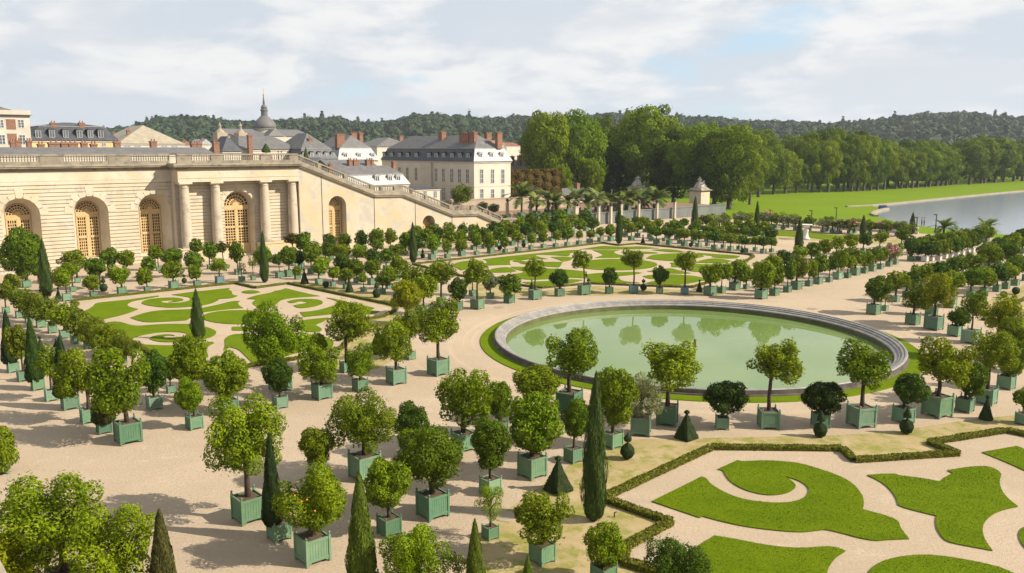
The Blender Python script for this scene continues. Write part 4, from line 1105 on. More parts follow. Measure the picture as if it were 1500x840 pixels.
while z < 10.55:
    ztop = min(z + CH - .095, 10.6)
    course(wall, z, ztop, TW - .1, SL, 0, ARCH[:-1], sub=4 if z > 6.3 else 1, thick=.1)
    course(wall, z, ztop, TP - .1, 0, SR, ARCH[-1:], sub=4 if z > 6.3 else 1, thick=.1)
    z += CH
course(wall, 0, 10.6, TW, SL, 0, ARCH[:-1], sub=46, thick=0)
course(wall, 0, 10.6, TP, 0, SR, ARCH[-1:], sub=46, thick=0)
wall.add([(0, TP - .1, 0), (0, TW, 0), (0, TW, 10.6), (0, TP - .1, 10.6)], [(0, 1, 2, 3), (3, 2, 1, 0)][:1])
# splayed reveals
for c, w, top, bot in ARCH:
    r = w / 2; zs = top - r; TV = TW if w < 4.25 else TP
    iw = 2.75 if w < 4.25 else 3.7; ir = iw / 2; itop = 8.35 if w < 4.25 else 8.95; izs = itop - ir; dep = 1.9 if w < 4.25 else 1.2
    o_ = [(c + r, bot)] + arch_pts(c, w, zs) + [(c - r, bot)]
    i_ = [(c + ir, bot + .25)] + arch_pts(c, iw, izs) + [(c - ir, bot + .25)]
    n = len(o_)
    vs = [(s_, TV - .1, z_) for s_, z_ in o_] + [(s_, TV + dep, z_) for s_, z_ in i_]
    wall.add(vs, [(k, k + 1, n + k + 1, n + k) for k in range(n - 1)] + [(n - 1, 0, n, 2 * n - 1)])
    # voussoirs, a finger proud of the wall
    nv = 9
    for k in range(nv):
        a0, a1 = math.pi * (k + .06) / nv, math.pi * (k + .94) / nv
        ro = r + (.95 if k % 2 == 0 else .62) + (.3 if k == nv // 2 else 0)
        y0, y1 = TV - .135, TV - .1
        P = []
        for rr_, aa in ((r + .004, a0), (ro, a0), (ro, a1), (r + .004, a1)): P.append((c + rr_ * math.cos(aa), zs + rr_ * math.sin(aa)))
        wall.add([(x_, y0, z_) for x_, z_ in P] + [(x_, y1 + .01, z_) for x_, z_ in P], [(3, 2, 1, 0), (0, 1, 5, 4), (1, 2, 6, 5), (2, 3, 7, 6), (3, 0, 4, 7)])
wall.build('wall', M['stone'], ORG)
# plain frieze band above
fr = MB(); fr.bb(SL, .0, TW - .14, TW + 3, 10.6, 12.25); fr.bb(SL, -.02, TW - .17, TW, 11.05, 11.2)
fr.build('frieze', M['smoothstone'], ORG)
# body behind so that nothing is open, roof terrace
bd = MB(); bd.bb(SL, SR, TW + 2.5, 17, 0, 12.9)
bd.build('terrace', M['pale'], ORG)
# windows and the door
def ochre_window(c, iw, top, bot, y, rows, parent, cols=4, solid=.0):
    r = iw / 2; zs = top - r
    gl = MB(); n = 16
    ol = [(c + r, bot)] + arch_pts(c, iw, zs, n) + [(c - r, bot)]
    gl.add([(s_, y + .08, z_) for s_, z_ in ol], [tuple(range(len(ol)))])
    b = MB()
    fw = .11
    def bar(x0, x1, z0, z1, d=.06): b.bb(x0, x1, y - d / 2, y + .07, z0, z1)
    # outer frame
    bar(c - r, c - r + fw, bot, zs); bar(c + r - fw, c + r, bot, zs)
    for k in range(n):
        a0, a1 = math.pi * k / n, math.pi * (k + 1) / n
        P = [(c + q * math.cos(a), zs + q * math.sin(a)) for q, a in ((r, a0), (r, a1), (r - fw, a1), (r - fw, a0))]
        b.add([(x_, y - .03, z_) for x_, z_ in P] + [(x_, y + .07, z_) for x_, z_ in P], [(0, 1, 2, 3), (3, 2, 6, 7), (1, 0, 4, 5)])
    # fan: hub, spokes, rings
    def arcband(r0, r1):
        for k in range(n):
            a0, a1 = math.pi * k / n, math.pi * (k + 1) / n
            P = [(c + q * math.cos(a), zs + q * math.sin(a)) for q, a in ((r1, a0), (r1, a1), (r0, a1), (r0, a0))]
            b.add([(x_, y - .02, z_) for x_, z_ in P] + [(x_, y + .05, z_) for x_, z_ in P], [(0, 1, 2, 3), (3, 2, 6, 7), (1, 0, 4, 5)])
    arcband(.0, r * .24); arcband(r * .46, r * .54); arcband(r * .70, r * .78)
    for k in range(1, 10):
        a = math.pi * k / 10; d = (math.cos(a), math.sin(a)); w = .045
        P = [(c + d[0] * q - d[1] * w * e, zs + d[1] * q + d[0] * w * e) for q, e in ((r * .2, 1), (r * .2, -1), (r - .05, -1), (r - .05, 1))]
        b.add([(x_, y - .015, z_) for x_, z_ in P] + [(x_, y + .06, z_) for x_, z_ in P], [(0, 1, 2, 3), (0, 4, 5, 1), (3, 2, 6, 7), (0, 3, 7, 4), (1, 5, 6, 2)])
    # transom, leaves, glazing
    tr = .52 if iw > 2 else .3
    bar(c - r, c + r, zs - tr, zs + .02, .1)
    bar(c - .16, c + .16, bot, zs - tr, .1)
    H = zs - tr - bot - solid
    if solid: bar(c - r, c + r, bot, bot + solid, .08)
    for sd in (-1, 1):
        x0, x1 = (c - r + fw, c - .16) if sd < 0 else (c + .16, c + r - fw)
        fx = .09
        for k in range(rows):
            z0 = bot + solid + H * k / rows; z1 = bot + solid + H * (k + 1) / rows
            bar(x0, x1, z0, z0 + .16, .07); bar(x0, x1, z1 - .14, z1, .07); bar(x0, x0 + fx, z0, z1, .07); bar(x1 - fx, x1, z0, z1, .07)
            ny = 6 if H / rows > 2 else 5
            for q in range(1, cols): bar(x0 + fx + (x1 - x0 - 2 * fx) * q / cols - .045, x0 + fx + (x1 - x0 - 2 * fx) * q / cols + .045, z0 + .1, z1 - .1, .03)
            for q in range(1, ny): zz = z0 + .16 + (z1 - z0 - .3) * q / ny; bar(x0 + .03, x1 - .03, zz - .05, zz + .05, .028)
    w = b.build('window', M['ochre'], parent)
    gl.build('pane', M['glass'], w)
    return w
for c, w, top, bot in ARCH[:-1]:
    ochre_window(c, 2.74, 8.34, 1.17, TW + 1.75, 2, ORG)
ochre_window(8.75, 3.68, 8.94, .06, TP + 1.1, 2, ORG, solid=1.5).name = 'door'
# portico: podium blocks, columns, entablature
pod = MB()
for s0, s1 in ((-.25, 6.25), (11.1, 17.1)):
    pod.bb(s0, s1, 0, TP - .1, 0, 1.62); pod.bb(s0 - .08, s1 + .08, -.08, TP - .1, 1.62, 1.84)
pod.build('podium', M['stairstone'], ORG)
for s in (.95, 5.15, 12.15, 16.4):
    c = MB(); c.lathe([(.70, 2.2), (.70, 3.6), (.69, 5), (.665, 7), (.63, 8.5), (.585, 9.75), (.585, 9.85), (.64, 9.88), (.64, 9.96), (.585, 9.98), (.585, 10.12)], (s, .85, 0), 28, cap=False)
    co = c.build('column', M['colstone'], ORG, True)
    k = MB(); k.bb(s - .85, s + .85, 0, 1.7, 1.84, 2.0); k.lathe([(.8, 2.0), (.84, 2.06), (.8, 2.14), (.72, 2.16), (.72, 2.22)], (s, .85, 0), 28)
    k.build('base', M['weathered'], co)
    k = MB(); k.lathe([(.6, 10.1), (.66, 10.16), (.78, 10.3), (.8, 10.36)], (s, .85, 0), 28); k.bb(s - .86, s + .86, 0, 1.7, 10.36, 10.6)
    k.build('capital', M['smoothstone'], co)
en = MB(); en.bb(.0, 17.15, .15, TW + .5, 10.6, 11.1); en.bb(-.05, 17.2, .1, TW + .5, 11.1, 11.22); en.bb(.0, 17.15, .17, TW + .5, 11.22, 12.25)
en.build('entablature', M['smoothstone'], ORG)
def cornice(b, s0, s1, y, yb, e0=0.0, e1=0.0):
    for i, (z0, z1, d) in enumerate(((12.25, 12.42, .18), (12.42, 12.62, .32), (12.62, 12.8, .62), (12.8, 12.95, .72), (12.95, 13.05, .55))):
        b.bb(s0 - e0 * d, s1 + e1 * d, y - d, yb, z0, z1)
co = MB(); cornice(co, SL, -.0, TW - .09, TW + 3); cornice(co, 0, 17.2, .15, TW + 3.2, 1, .4)
co.build('cornice', M['weathered'], ORG)
# balustrade with solid bays
BAL = [(.055, 0), (.055, .06), (.035, .08), (.075, .22), (.07, .32), (.035, .5), (.03, .56), (.05, .6), (.055, .66)]
def balus(b, s0, s1, y, z, dz=0.0, step=.3):
    n = max(1, int((s1 - s0) / step))
    for k in range(n):
        f = (k + .5) / n
        b.lathe([(r * 1.25, zz * 1.02) for r, zz in BAL], (s0 + (s1 - s0) * f, y, z + dz * f), 8, cap=False)
bal = MB()
def bay(s0, s1, y, open_, z=13.05):
    bal.bb(s0, s1, y, y + .38, z, z + .38)
    bal.bb(s0 - .0, s1 + .0, y - .05, y + .43, z + 1.05, z + 1.28)
    if open_: balus(bal, s0, s1, y + .19, z + .38)
    else: bal.bb(s0, s1, y + .02, y + .36, z + .38, z + 1.05)
edges = [(-120, 0), (-60, 1), (0, 1), (57, 0), (92, 1), (157, 0), (192, 1), (248, 0), (263, 9)]
sp = [fs(x, TW) for x, _ in edges]; sp[0] = SL; sp[-1] = -.02
for (x, o), a, c in zip(edges[:-1], sp[:-1], sp[1:]): bay(a, c, TW - .2, o == 1)
edges = [(263, 0), (280, 1), (309, 0), (327, 1), (382, 0), (398, 1), (424, 0), (437, 9)]
sp = [fs(x, .3) for x, _ in edges]; sp[0] = 0.0; sp[-1] = 17.2
for (x, o), a, c in zip(edges[:-1], sp[:-1], sp[1:]): bay(a, c, .12, o == 1)
for s in (fs(60, TW), fs(160, TW), fs(246, TW)): bal.bb(s - .06, s + .06, TW - .23, TW - .2, 13.07, 14.3)
bal.build('balustrade', M['balstone'], ORG)

# ------------------------------------------------------------------ the great stairs
STR = tag(empty('staircase', (O0.x, O0.y, 0), TH), 'long stone staircase descending from the portico with sloping balustrades and landings', 'staircase')
TOPL = [(17.2, 12.95), (29.75, 8.15), (34.9, 8.05), (44.65, 4.4), (49.9, 4.25), (55.6, 2.0), (58.5, 1.95)]   # foot of the balustrade
def ztop(s):
    for (a, za), (b_, zb) in zip(TOPL[:-1], TOPL[1:]):
        if a <= s <= b_: return za + (zb - za) * (s - a) / (b_ - a)
    return TOPL[-1][1]
A4 = (23.35, 2.95, 8.0, .05); A5 = (39.95, 2.45, 4.25, .05)
w = MB(); S0 = 17.22; YP = .28
ss = sorted(set([S0] + [a for a, _ in TOPL[1:]] + [c + wd / 2 * math.cos(math.pi * k / 14) for c, wd, _, _ in (A4, A5) for k in range(15)] + [20.82, 29.72, 37.32, 44.63]))
def low(s):
    for c, wd, top, bot in (A4, A5):
        r = wd / 2
        if abs(s - c) < r - 1e-6: return top - r + math.sqrt(r * r - (s - c) ** 2)
    return 0.0
for a, b_ in zip(ss[:-1], ss[1:]):
    la, lb = low(a + 1e-4), low(b_ - 1e-4)
    if low((a + b_) / 2) > 0:
        c, wd, top, bot = A4 if abs((a + b_) / 2 - A4[0]) < 3 else A5
        la = top - wd / 2 + math.sqrt(max(0, (wd / 2) ** 2 - (a - c) ** 2)); lb = top - wd / 2 + math.sqrt(max(0, (wd / 2) ** 2 - (b_ - c) ** 2))
    g_ = .035
    w.add([(a, YP, la), (b_, YP, lb), (b_, YP, ztop(b_) - .5), (a, YP, ztop(a) - .5)], [(0, 1, 2, 3)])
for c, wd, top, bot in (A4, A5):
    r = wd / 2; zs = top - r; o_ = [(c + r, 0)] + arch_pts(c, wd, zs) + [(c - r, 0)]; n = len(o_)
    w.add([(s_, YP, z_) for s_, z_ in o_] + [(s_, YP + 1.5, z_) for s_, z_ in o_], [(k, k + 1, n + k + 1, n + k) for k in range(n - 1)])
w.bb(17.205, 17.7, YP + .03, TW - .1, 0, 10.58)
w.build('wall', M['stairstone'], STR)
j = MB()
for s, zt in ((20.82, ztop(20.82)), (29.72, 8.1), (37.32, ztop(37.32)), (44.63, 4.4)):
    j.bb(s - .05, s + .05, YP - .02, YP + .1, .0, zt - .55)
j.build('drainpipe', M['darkmetal'], STR)
st = MB()   # the body with treads behind the parapet
prof = []
for (a, za), (b_, zb) in zip(TOPL[:-1], TOPL[1:]):
    n = max(1, int(abs(za - zb) / .16))
    for k in range(n):
        s0, s1 = a + (b_ - a) * k / n, a + (b_ - a) * (k + 1) / n
        st.bb(s0, s1, YP + 1.6, 16, 0, za + (zb - za) * (k + 1) / n - .05)
st.build('steps', M['pale'], STR)
ochre_window(23.35, 2.5, 7.7, .9, YP + 1.4, 2, STR, cols=4)
ochre_window(39.95, 2.35, 4.2, .05, YP + 1.3, 1, STR, cols=3, solid=.9).name = 'door'
sb = MB(); cp = MB()
def slope_box(b, s0, s1, y0, y1, d0, d1, n=1):
    z0, z1 = ztop(s0 + 1e-5), ztop(s1 - 1e-5)
    b.add([(s0, y0, z0 + d0), (s1, y0, z1 + d0), (s1, y1, z1 + d0), (s0, y1, z0 + d0), (s0, y0, z0 + d1), (s1, y0, z1 + d1), (s1, y1, z1 + d1), (s0, y1, z0 + d1)],
          [(0, 3, 2, 1), (4, 5, 6, 7), (0, 1, 5, 4), (1, 2, 6, 5), (2, 3, 7, 6), (3, 0, 4, 7)])
BREAK = [17.25, 20.3, 20.9, 24.6, 25.2, 29.1, 29.75, 30.9, 31.2, 33.4, 34.0, 34.9, 39.3, 39.9, 44.1, 44.65, 45.2, 48.6, 49.3, 49.9, 52.5, 52.9, 55.2, 55.6]
for k, (a, b_) in enumerate(zip(BREAK[:-1], BREAK[1:])):
    slope_box(cp, a, b_, YP - .3, YP + .6, -.52, -.3); slope_box(cp, a, b_, YP - .42, YP + .6, -.3, -.12)
    slope_box(cp, a, b_, YP - .12, YP + .6, -.12, .42)
    slope_box(sb, a, b_, YP - .06, YP + .34, 1.06, 1.27)
    if b_ - a > 1.05:
        balus(sb, a, b_, YP + .14, ztop(a + 1e-5) + .4, ztop(b_ - 1e-5) - ztop(a + 1e-5))
    else: slope_box(sb, a, b_, YP - .05, YP + .33, .42, 1.06)
cp.bb(55.6, 58.5, YP - .3, YP + 2.0, 0, 2.6); cp.bb(55.5, 58.6, YP - .4, YP + 2.1, 2.6, 2.85)
cp.build('string_course', M['weathered'], STR)
sb.build('balustrade', M['balstone'], STR)
def urn(b, c, s=1.0):
    b.lathe([(.22 * s, 0), (.24 * s, .06 * s), (.1 * s, .16 * s), (.12 * s, .22 * s), (.3 * s, .42 * s), (.38 * s, .62 * s), (.34 * s, .74 * s), (.42 * s, .82 * s), (.40 * s, .88 * s), (.2 * s, .95 * s), (.08 * s, 1.05 * s), (.02 * s, 1.12 * s)], c, 14)
for s, z, lab in ((44.65, 5.7, 'dark stone urn on the staircase balustrade at the lower landing'), (57.6, 2.85, 'dark stone urn on the end block of the staircase')):
    u = MB(); urn(u, (0, 0, 0), 1.0); q = FR(s, YP + .15)
    tag(u.build('urn', M['weathered'], loc=(q.x, q.y, z), smooth=True), lab, 'urn', 'stone urns')

# ------------------------------------------------------------------ town houses
def house(name, label, s0, s1, t0, t1, ze, wallm, roofm, zr=None, kind='hip', inset=None, cat='house', group=None, mans=None, mansm=None, mansd=1.2, over=.3, z0=0.0):
    """axis-aligned in the facade frame: local x = s - s0, local y = t - t0"""
    q = FR(s0, t0)
    root = tag(empty(name, (q.x, q.y, 0), TH), label, cat, group)
    W, D = s1 - s0, t1 - t0
    b = MB(); b.bb(0, W, 0, D, z0, ze); wl = b.build('wall', wallm, root)
    MB().bb(-.12, W + .12, -.12, D + .12, ze - .35, ze - .12).build('cornice', M['pale'], root)
    zb = ze; x0, x1, y0, y1 = -over, W + over, -over, D + over
    if mans:
        d = mansd; m = MB()
        m.add([(x0, y0, ze), (x1, y0, ze), (x1, y1, ze), (x0, y1, ze), (x0 + d, y0 + d, mans), (x1 - d, y0 + d, mans), (x1 - d, y1 - d, mans), (x0 + d, y1 - d, mans)],
              [(0, 1, 5, 4), (1, 2, 6, 5), (2, 3, 7, 6), (3, 0, 4, 7), (3, 2, 1, 0)])
        mo = m.build('mansard', mansm or roofm, root)
        MB().bb(x0 + d - .12, x1 - d + .12, y0 + d - .12, y1 - d + .12, mans, mans + .1).build('gutter', M['zinc'], root)
        zb = mans + .1; x0 += d; x1 -= d; y0 += d; y1 -= d
    if zr:
        ins = inset if inset is not None else min(x1 - x0, y1 - y0) / 2
        r = MB()
        if kind == 'gable': ins = 0
        if (x1 - x0) >= (y1 - y0):
            ym = (y0 + y1) / 2
            r.add([(x0, y0, zb), (x1, y0, zb), (x1, y1, zb), (x0, y1, zb), (x0 + ins, ym, zr), (x1 - ins, ym, zr)], [(0, 1, 5, 4), (2, 3, 4, 5), (3, 0, 4), (1, 2, 5), (3, 2, 1, 0)])
        else:
            xm = (x0 + x1) / 2
            r.add([(x0, y0, zb), (x1, y0, zb), (x1, y1, zb), (x0, y1, zb), (xm, y0 + ins, zr), (xm, y1 - ins, zr)], [(3, 0, 4, 5), (1, 2, 5, 4), (0, 1, 4), (2, 3, 5), (3, 2, 1, 0)])
        r.build('roof', roofm, root)
    return root

def win(root, face, u, z0, w, h, off=0.0):
    """window part with a pane; face 'f' = toward the garden, 'l' = left end"""
    b = MB(); p = MB(); fw = .09
    bars = [(-w / 2, -w / 2 + fw, 0, h), (w / 2 - fw, w / 2, 0, h), (-w / 2, w / 2, 0, fw), (-w / 2, w / 2, h - fw, h), (-fw / 2, fw / 2, 0, h), (-w / 2, w / 2, h * .33, h * .33 + .06), (-w / 2, w / 2, h * .66, h * .66 + .06)]
    for a, c, e, f in bars:
        if face == 'f': b.bb(u + a, u + c, -.05 + off, .03 + off, z0 + e, z0 + f)
        else: b.bb(-.05 + off, .03 + off, u + a, u + c, z0 + e, z0 + f)
    if face == 'f': p.bb(u - w / 2, u + w / 2, -.02 + off, .05 + off, z0, z0 + h)
    else: p.bb(-.02 + off, .05 + off, u - w / 2, u + w / 2, z0, z0 + h)
    o = b.build('window', M['whitewood'], root); p.build('pane', M['pane'], o)
    return o

def dormer(root, face, u, z0, w, h, y0=0.0, m='slate', arch=True, wm='whitewood'):
    b = MB(); dpt = 1.6
    def bx(a, c, e, f, g0, g1):
        if face == 'f': b.bb(u + a, u + c, y0 + e, y0 + f, g0, g1)
        else: b.bb(y0 + e, y0 + f, u + a, u + c, g0, g1)
    bx(-w / 2, w / 2, .05, dpt, z0, z0 + h)
    bx(-w / 2 - .14, w / 2 + .14, -.08, dpt, z0 + h, z0 + h + .14)
    bx(-w / 2 + .1, w / 2 - .1, -.04, dpt, z0 + h + .14, z0 + h + .3)
    d = b.build('dormer', M[m], root)
    b = MB(); p = MB(); b_ = b
    fw = .1
    for a, c, e, f in ((-w / 2, -w / 2 + fw, 0, h), (w / 2 - fw, w / 2, 0, h), (-w / 2, w / 2, 0, fw), (-w / 2, w / 2, h - fw, h), (-fw / 2, fw / 2, 0, h)):
        if face == 'f': b_.bb(u + a, u + c, y0 - .03, y0 + .05, z0 + e, z0 + f)
        else: b_.bb(y0 - .03, y0 + .05, u + a, u + c, z0 + e, z0 + f)
    if face == 'f': p.bb(u - w / 2 + .02, u + w / 2 - .02, y0 + .0, y0 + .047, z0 + .02, z0 + h - .02)
    else: p.bb(y0 + .0, y0 + .047, u - w / 2 + .02, u + w / 2 - .02, z0 + .02, z0 + h - .02)
    b_.build('frame', M[wm], d); p.build('pane', M['pane'], d)

def chimney(root, x, y, w, d, z0, z1, pots=2):
    b = MB(); b.bb(x - w / 2, x + w / 2, y - d / 2, y + d / 2, z0, z1 - .25); b.bb(x - w / 2 - .07, x + w / 2 + .07, y - d / 2 - .07, y + d / 2 + .07, z1 - .25, z1)
    for k in range(pots):
        b.lathe([(.13, 0), (.1, .35)], (x - w / 2 + w * (k + .5) / pots, y, z1), 8)
    b.build('chimney', M['brick'], root)

# low slate range right behind the terrace, with a rank of brick chimneys
T = 22; s0 = fs(-60, T); s1 = fs(312, T)
h1 = house('slate_range', 'long low slate-roofed range behind the orangery terrace with brick chimneys', s0, s1, T, T + 8, fz(100, 226, T), M['pale'], M['slate'], fz(100, 216, T + 4), 'gable')
for x, ya, yb, wpx in [(22, 204, 226, 6), (30, 203, 226, 7), (46, 203, 226, 6), (63, 208, 226, 8), (82, 206, 226, 14), (97, 206, 226, 9), (110, 206, 226, 12), (126, 206, 226, 8), (140, 208, 226, 8), (174, 205, 226, 8), (227, 204, 226, 8), (286, 207, 226, 8), (293, 207, 226, 7), (318, 206, 226, 8), (326, 207, 226, 7)]:
    tt = T + 6.5; s = fs(x, tt); k = px_per_m(FR(s, tt))
    if s < s1 + 4: chimney(h1, s - s0, 6.5, wpx / k, .9, 11, fz(x, ya, tt) - .3)
# grey stone mansion, far left
T = 62; s0, s1 = fs(-60, T), fs(50, T)
h = house('stone_mansion', 'tall grey stone mansion with brick panels at the far left edge', s0, s1, T, T + 14, fz(30, 169, T), M['pale'], M['slate'], fz(5, 152, T + 7), 'hip', cat='mansion', over=.5)
MB().bb(-.2, s1 - s0 + .2, -.25, 14.2, fz(30, 169, T), fz(30, 162, T)).build('parapet', M['pale'], h)
for x in (7.5, 37, -22, -50):
    for ya, yb in ((176, 188), (198, 212)):
        k = px_per_m(FR(fs(x, T), T)); win(h, 'f', fs(x, T) - s0, fz(x, yb, T), 8.5 / k, (yb - ya) / k)
for x in (22.5, -8, -36):
    for ya, yb in ((175, 190), (196, 212)):
        k = px_per_m(FR(fs(x, T), T)); u = fs(x, T) - s0
        MB().bb(u - 6 / k, u + 6 / k, -.04, .02, fz(x, yb, T), fz(x, ya, T)).build('brick_panel', M['brick'], h)
dormer(h, 'f', fs(3, T) - s0, fz(3, 161, T + 2), 1.4, 1.6, 1.5)
# yellow house with slate mansard and six dormers
T = 70; s0, s1 = fs(50, T), fs(176, T)
h = house('yellow_house', 'yellow house with dark slate roof and six dormers', s0, s1, T, T + 12, fz(110, 206, T), M['yellow'], M['darkslate'], fz(110, 180, T + 6), 'hip', inset=5, mans=fz(110, 186, T + 2.2), mansd=2.2, mansm=M['darkslate'])
for x in (61, 81, 101, 121, 137, 152):
    dormer(h, 'f', fs(x, T) - s0, fz(x, 202, T), 1.0, 1.45, .1, 'darkslate', wm='zinc')
for x, ya, w_ in ((84, 180, 5), (125, 180, 6)):
    chimney(h, fs(x, T + 2) - s0, 2.2, 1.0, .9, fz(x, 200, T), fz(x, ya, T + 2))
win(h, 'f', fs(155, T) - s0, fz(155, 215, T), .9, .8)
# tan hipped roof hall
T = 110; s0, s1 = fs(176, T), fs(272, T)
h = house('tan_roofed_hall', 'hall with a broad tan ribbed hip roof', s0, s1, T, T + 22, fz(220, 211, T), M['pale'], M['tanzinc'], fz(204, 184, T + 8), 'hip', cat='hall', inset=(s1 - s0) * .38)
rb = MB()
for k in range(26):
    f = (k + .5) / 26; W = s1 - s0
    rb.add([(f * W - .1, -.35, fz(220, 211, T) + .05), (f * W + .1, -.35, fz(220, 211, T) + .05), (f * W + .1, 2, fz(220, 211, T) + .05)], [(0, 1, 2)])
for x in (189, 204, 243, 258): win(h, 'f', fs(x, T) - s0, fz(x, 216, T), 1.6, .55)
chimney(h, fs(201, T) - s0, 5, .8, .8, fz(201, 200, T), fz(201, 191, T + 5))
# long slate roof before the cathedral
T = 58; s0, s1 = fs(352, T), fs(438, T)
h = house('long_slate_house', 'house with long plain slate roof before the cathedral', s0, s1, T, T + 13, fz(395, 219, T), M['cream'], M['slate'], fz(395, 200, T + 6.5), 'hip', inset=3)
chimney(h, fs(365, T) - s0, -1, .85, .85, 9, fz(365, 198, T - 1), 1)
T2 = 50; s0, s1 = fs(328, T2), fs(354, T2)
h = house('pyramid_roof_house', 'small house with a dark steep slate roof left of the long slate house', s0, s1, T2, T2 + 7, fz(340, 222, T2), M['pale'], M['darkslate'], fz(340, 200, T2 + 3.5), 'hip')
# dark slate block with white mansard
T = 52; s0, s1 = fs(440, T), fs(494, T)
h = house('slate_block', 'dark slate-roofed block with a row of dormers above the staircase', s0, s1, T, T + 14, fz(470, 233, T), M['pale'], M['slate'], fz(470, 196, T + 8), 'hip', inset=4, mans=fz(470, 218, T + 1.2), mansm=M['darkslate'], mansd=1.2)
for x in (447, 458, 469, 479, 489): dormer(h, 'f', fs(x, T) - s0, fz(x, 232, T), .8, 1.2, .05, 'darkslate')
chimney(h, fs(465, T) - s0, 3, .8, .8, 12, fz(465, 203, T + 3), 1)
s0, s1 = fs(496, T), fs(554, T)
h = house('white_mansard_house', 'house with pale zinc mansard, three dormers and a wide brick chimney', s0, s1, T, T + 13, fz(525, 235, T), M['cream'], M['slate'], fz(520, 199, T + 7), 'hip', inset=2, mans=fz(525, 217, T + 1.4), mansm=M['zinc'], mansd=1.4)
for x in (507, 527, 547): dormer(h, 'f', fs(x, T) - s0, fz(x, 233.5, T), 1.0, 1.15, .1, 'zinc')
chimney(h, fs(500, T + 2) - s0, 2.2, 1.9, 1.0, 13, fz(500, 197, T + 2), 4)
chimney(h, fs(519, T + 6) - s0, 6, 1.4, 1.0, 14, fz(519, 195, T + 6), 3); chimney(h, fs(529, T + 6) - s0, 6, .9, 1.0, 14, fz(529, 195, T + 6), 2)
# small roofs under it
T = 36; s0, s1 = fs(484, T), fs(552, T)
h = house('brown_roofed_outhouse', 'low brown-roofed outhouse with brick chimneys below the pale mansard', s0, s1, T, T + 7, fz(515, 245, T), M['tan'], M['slate'], fz(515, 234, T + 3), 'gable')
for x, w_ in ((514, 1.0), (522, 1.4), (541, 1.4), (545, 1.0)): chimney(h, fs(x, T) - s0, .3, w_ * .8, .8, 7, fz(x, 234, T))
T = 26; s0, s1 = fs(486, T), fs(598, T)
h = house('garden_pavilion', 'low slate pavilion with pale mansard and three dormers behind the stairs', s0, s1, T, T + 8, fz(560, 271, T), M['cream'], M['slate'], fz(540, 243, T + 4), 'hip', inset=1.5, mans=fz(560, 256, T + 1.1), mansm=M['zinc'], mansd=1.1)
for x in (553, 572, 584): dormer(h, 'f', fs(x, T) - s0, fz(x, 268.5, T), 1.0, 1.35, .15, 'zinc')
chimney(h, fs(490, T) - s0, 1.5, .6, .6, 7, fz(490, 240, T + 1.5), 1); chimney(h, fs(577, T + 7) - s0, 7, .7, .8, 7, fz(577, 237, T + 7), 1)
T = 40; s0, s1 = fs(455, T), fs(486, T)
h = house('gabled_slate_cottage', 'small slate cottage below the dark slate block', s0, s1, T, T + 6, fz(470, 242, T), M['pale'], M['slate'], fz(470, 231, T + 3), 'gable')
# the big cream building: short sunlit front and long shaded side
T = 25.0; s0, s1 = fs(694.5, T), fs(748, T)
def t_of(x):           # depth on the s = s0 plane seen at column x
    best = min((abs(fs(x, T + k * .25) - s0), k) for k in range(0, 400)); return best[1] * .25
D = t_of(560)
ZE = fz(695, 237, T); ZM = fz(695, 218, T + 1.3); ZR = fz(700, 198, T + 6)
h = house('cream_town_building', 'large two-storey cream building with slate mansard, dormers and brick chimneys', s0, s1, T, T + D, ZE, M['cream'], M['slate'], ZR, 'hip', cat='building', mans=ZM, mansm=M['darkslate'], mansd=1.3)
mf = MB(); W = s1 - s0                                      # the pale zinc front slope, a sheet laid over the slate
mf.add([(-.33, -.335, ZE + .02), (W + .33, -.335, ZE + .02), (W - .95, .97, ZM + .02), (.95, .97, ZM + .02)], [(0, 1, 2, 3)])
mf.add([(-.33, -.335, ZE + .02), (W + .33, -.335, ZE + .02), (W - .95, .97, ZM + .02), (.95, .97, ZM + .02)][::-1], [(0, 1, 2, 3)])
mf = MB(); mf.add([(-.33, -.345, ZE + .02), (W + .33, -.345, ZE + .02), (W - .97, .96, ZM + .02), (.97, .96, ZM + .02), (-.33, -.3, ZE), (W + .33, -.3, ZE), (W - .97, 1.0, ZM), (.97, 1.0, ZM)], [(0, 1, 2, 3), (0, 4, 5, 1), (3, 2, 6, 7)])
mf.build('front_slope', M['zinc'], h)
for x in (705.5, 721.5, 736.5):
    u = fs(x, T) - s0
    win(h, 'f', u, fz(x, 269, T), 1.0, fz(x, 248, T) - fz(x, 269, T)); win(h, 'f', u, fz(x, 297, T), 1.0, fz(x, 277, T) - fz(x, 297, T))
    dormer(h, 'f', fs(x, T) - s0 - .15, fz(x, 235, T), .95, 1.45, .1, 'zinc')
zu0, zu1 = fz(705, 269, T), fz(705, 248, T); zl0, zl1 = fz(705, 297, T), fz(705, 277, T)
for x in (685, 673, 662, 650, 638.5, 628, 609, 597, 585, 573, 562):
    u = t_of(x)
    win(h, 'l', u, zu0, 1.15, zu1 - zu0); win(h, 'l', u, zl0, 1.15, zl1 - zl0)
    dormer(h, 'l', u, fz(695, 235, T), 1.1, 1.35, .1, 'darkslate')
MB().bb(-.06, W + .06, -.06, D + .06, (zu0 + zl1) / 2 - .12, (zu0 + zl1) / 2 + .12).build('string_course', M['cream'], h)
u0 = t_of(634); u1 = t_of(619)
MB().bb(-.5, .0, u0, u1, 0, ZE - .4).build('bay', M['pale'], h)
for x, ya, wa in ((670, 195, 2.0), (681, 194, 1.1)): chimney(h, W * .3, t_of(x - 4), .9, wa * 1.6, ZM - .5, fz(x, ya, T + 6), 2)
for x in (705, 711): chimney(h, W * .75, t_of(690) + (x - 705) * .6, 1.3, .9, ZM, fz(x, 195, T + 4), 2)
chimney(h, W * .4, t_of(627), 1.2, 1.4, ZM, fz(627, 194, T + 22), 2)
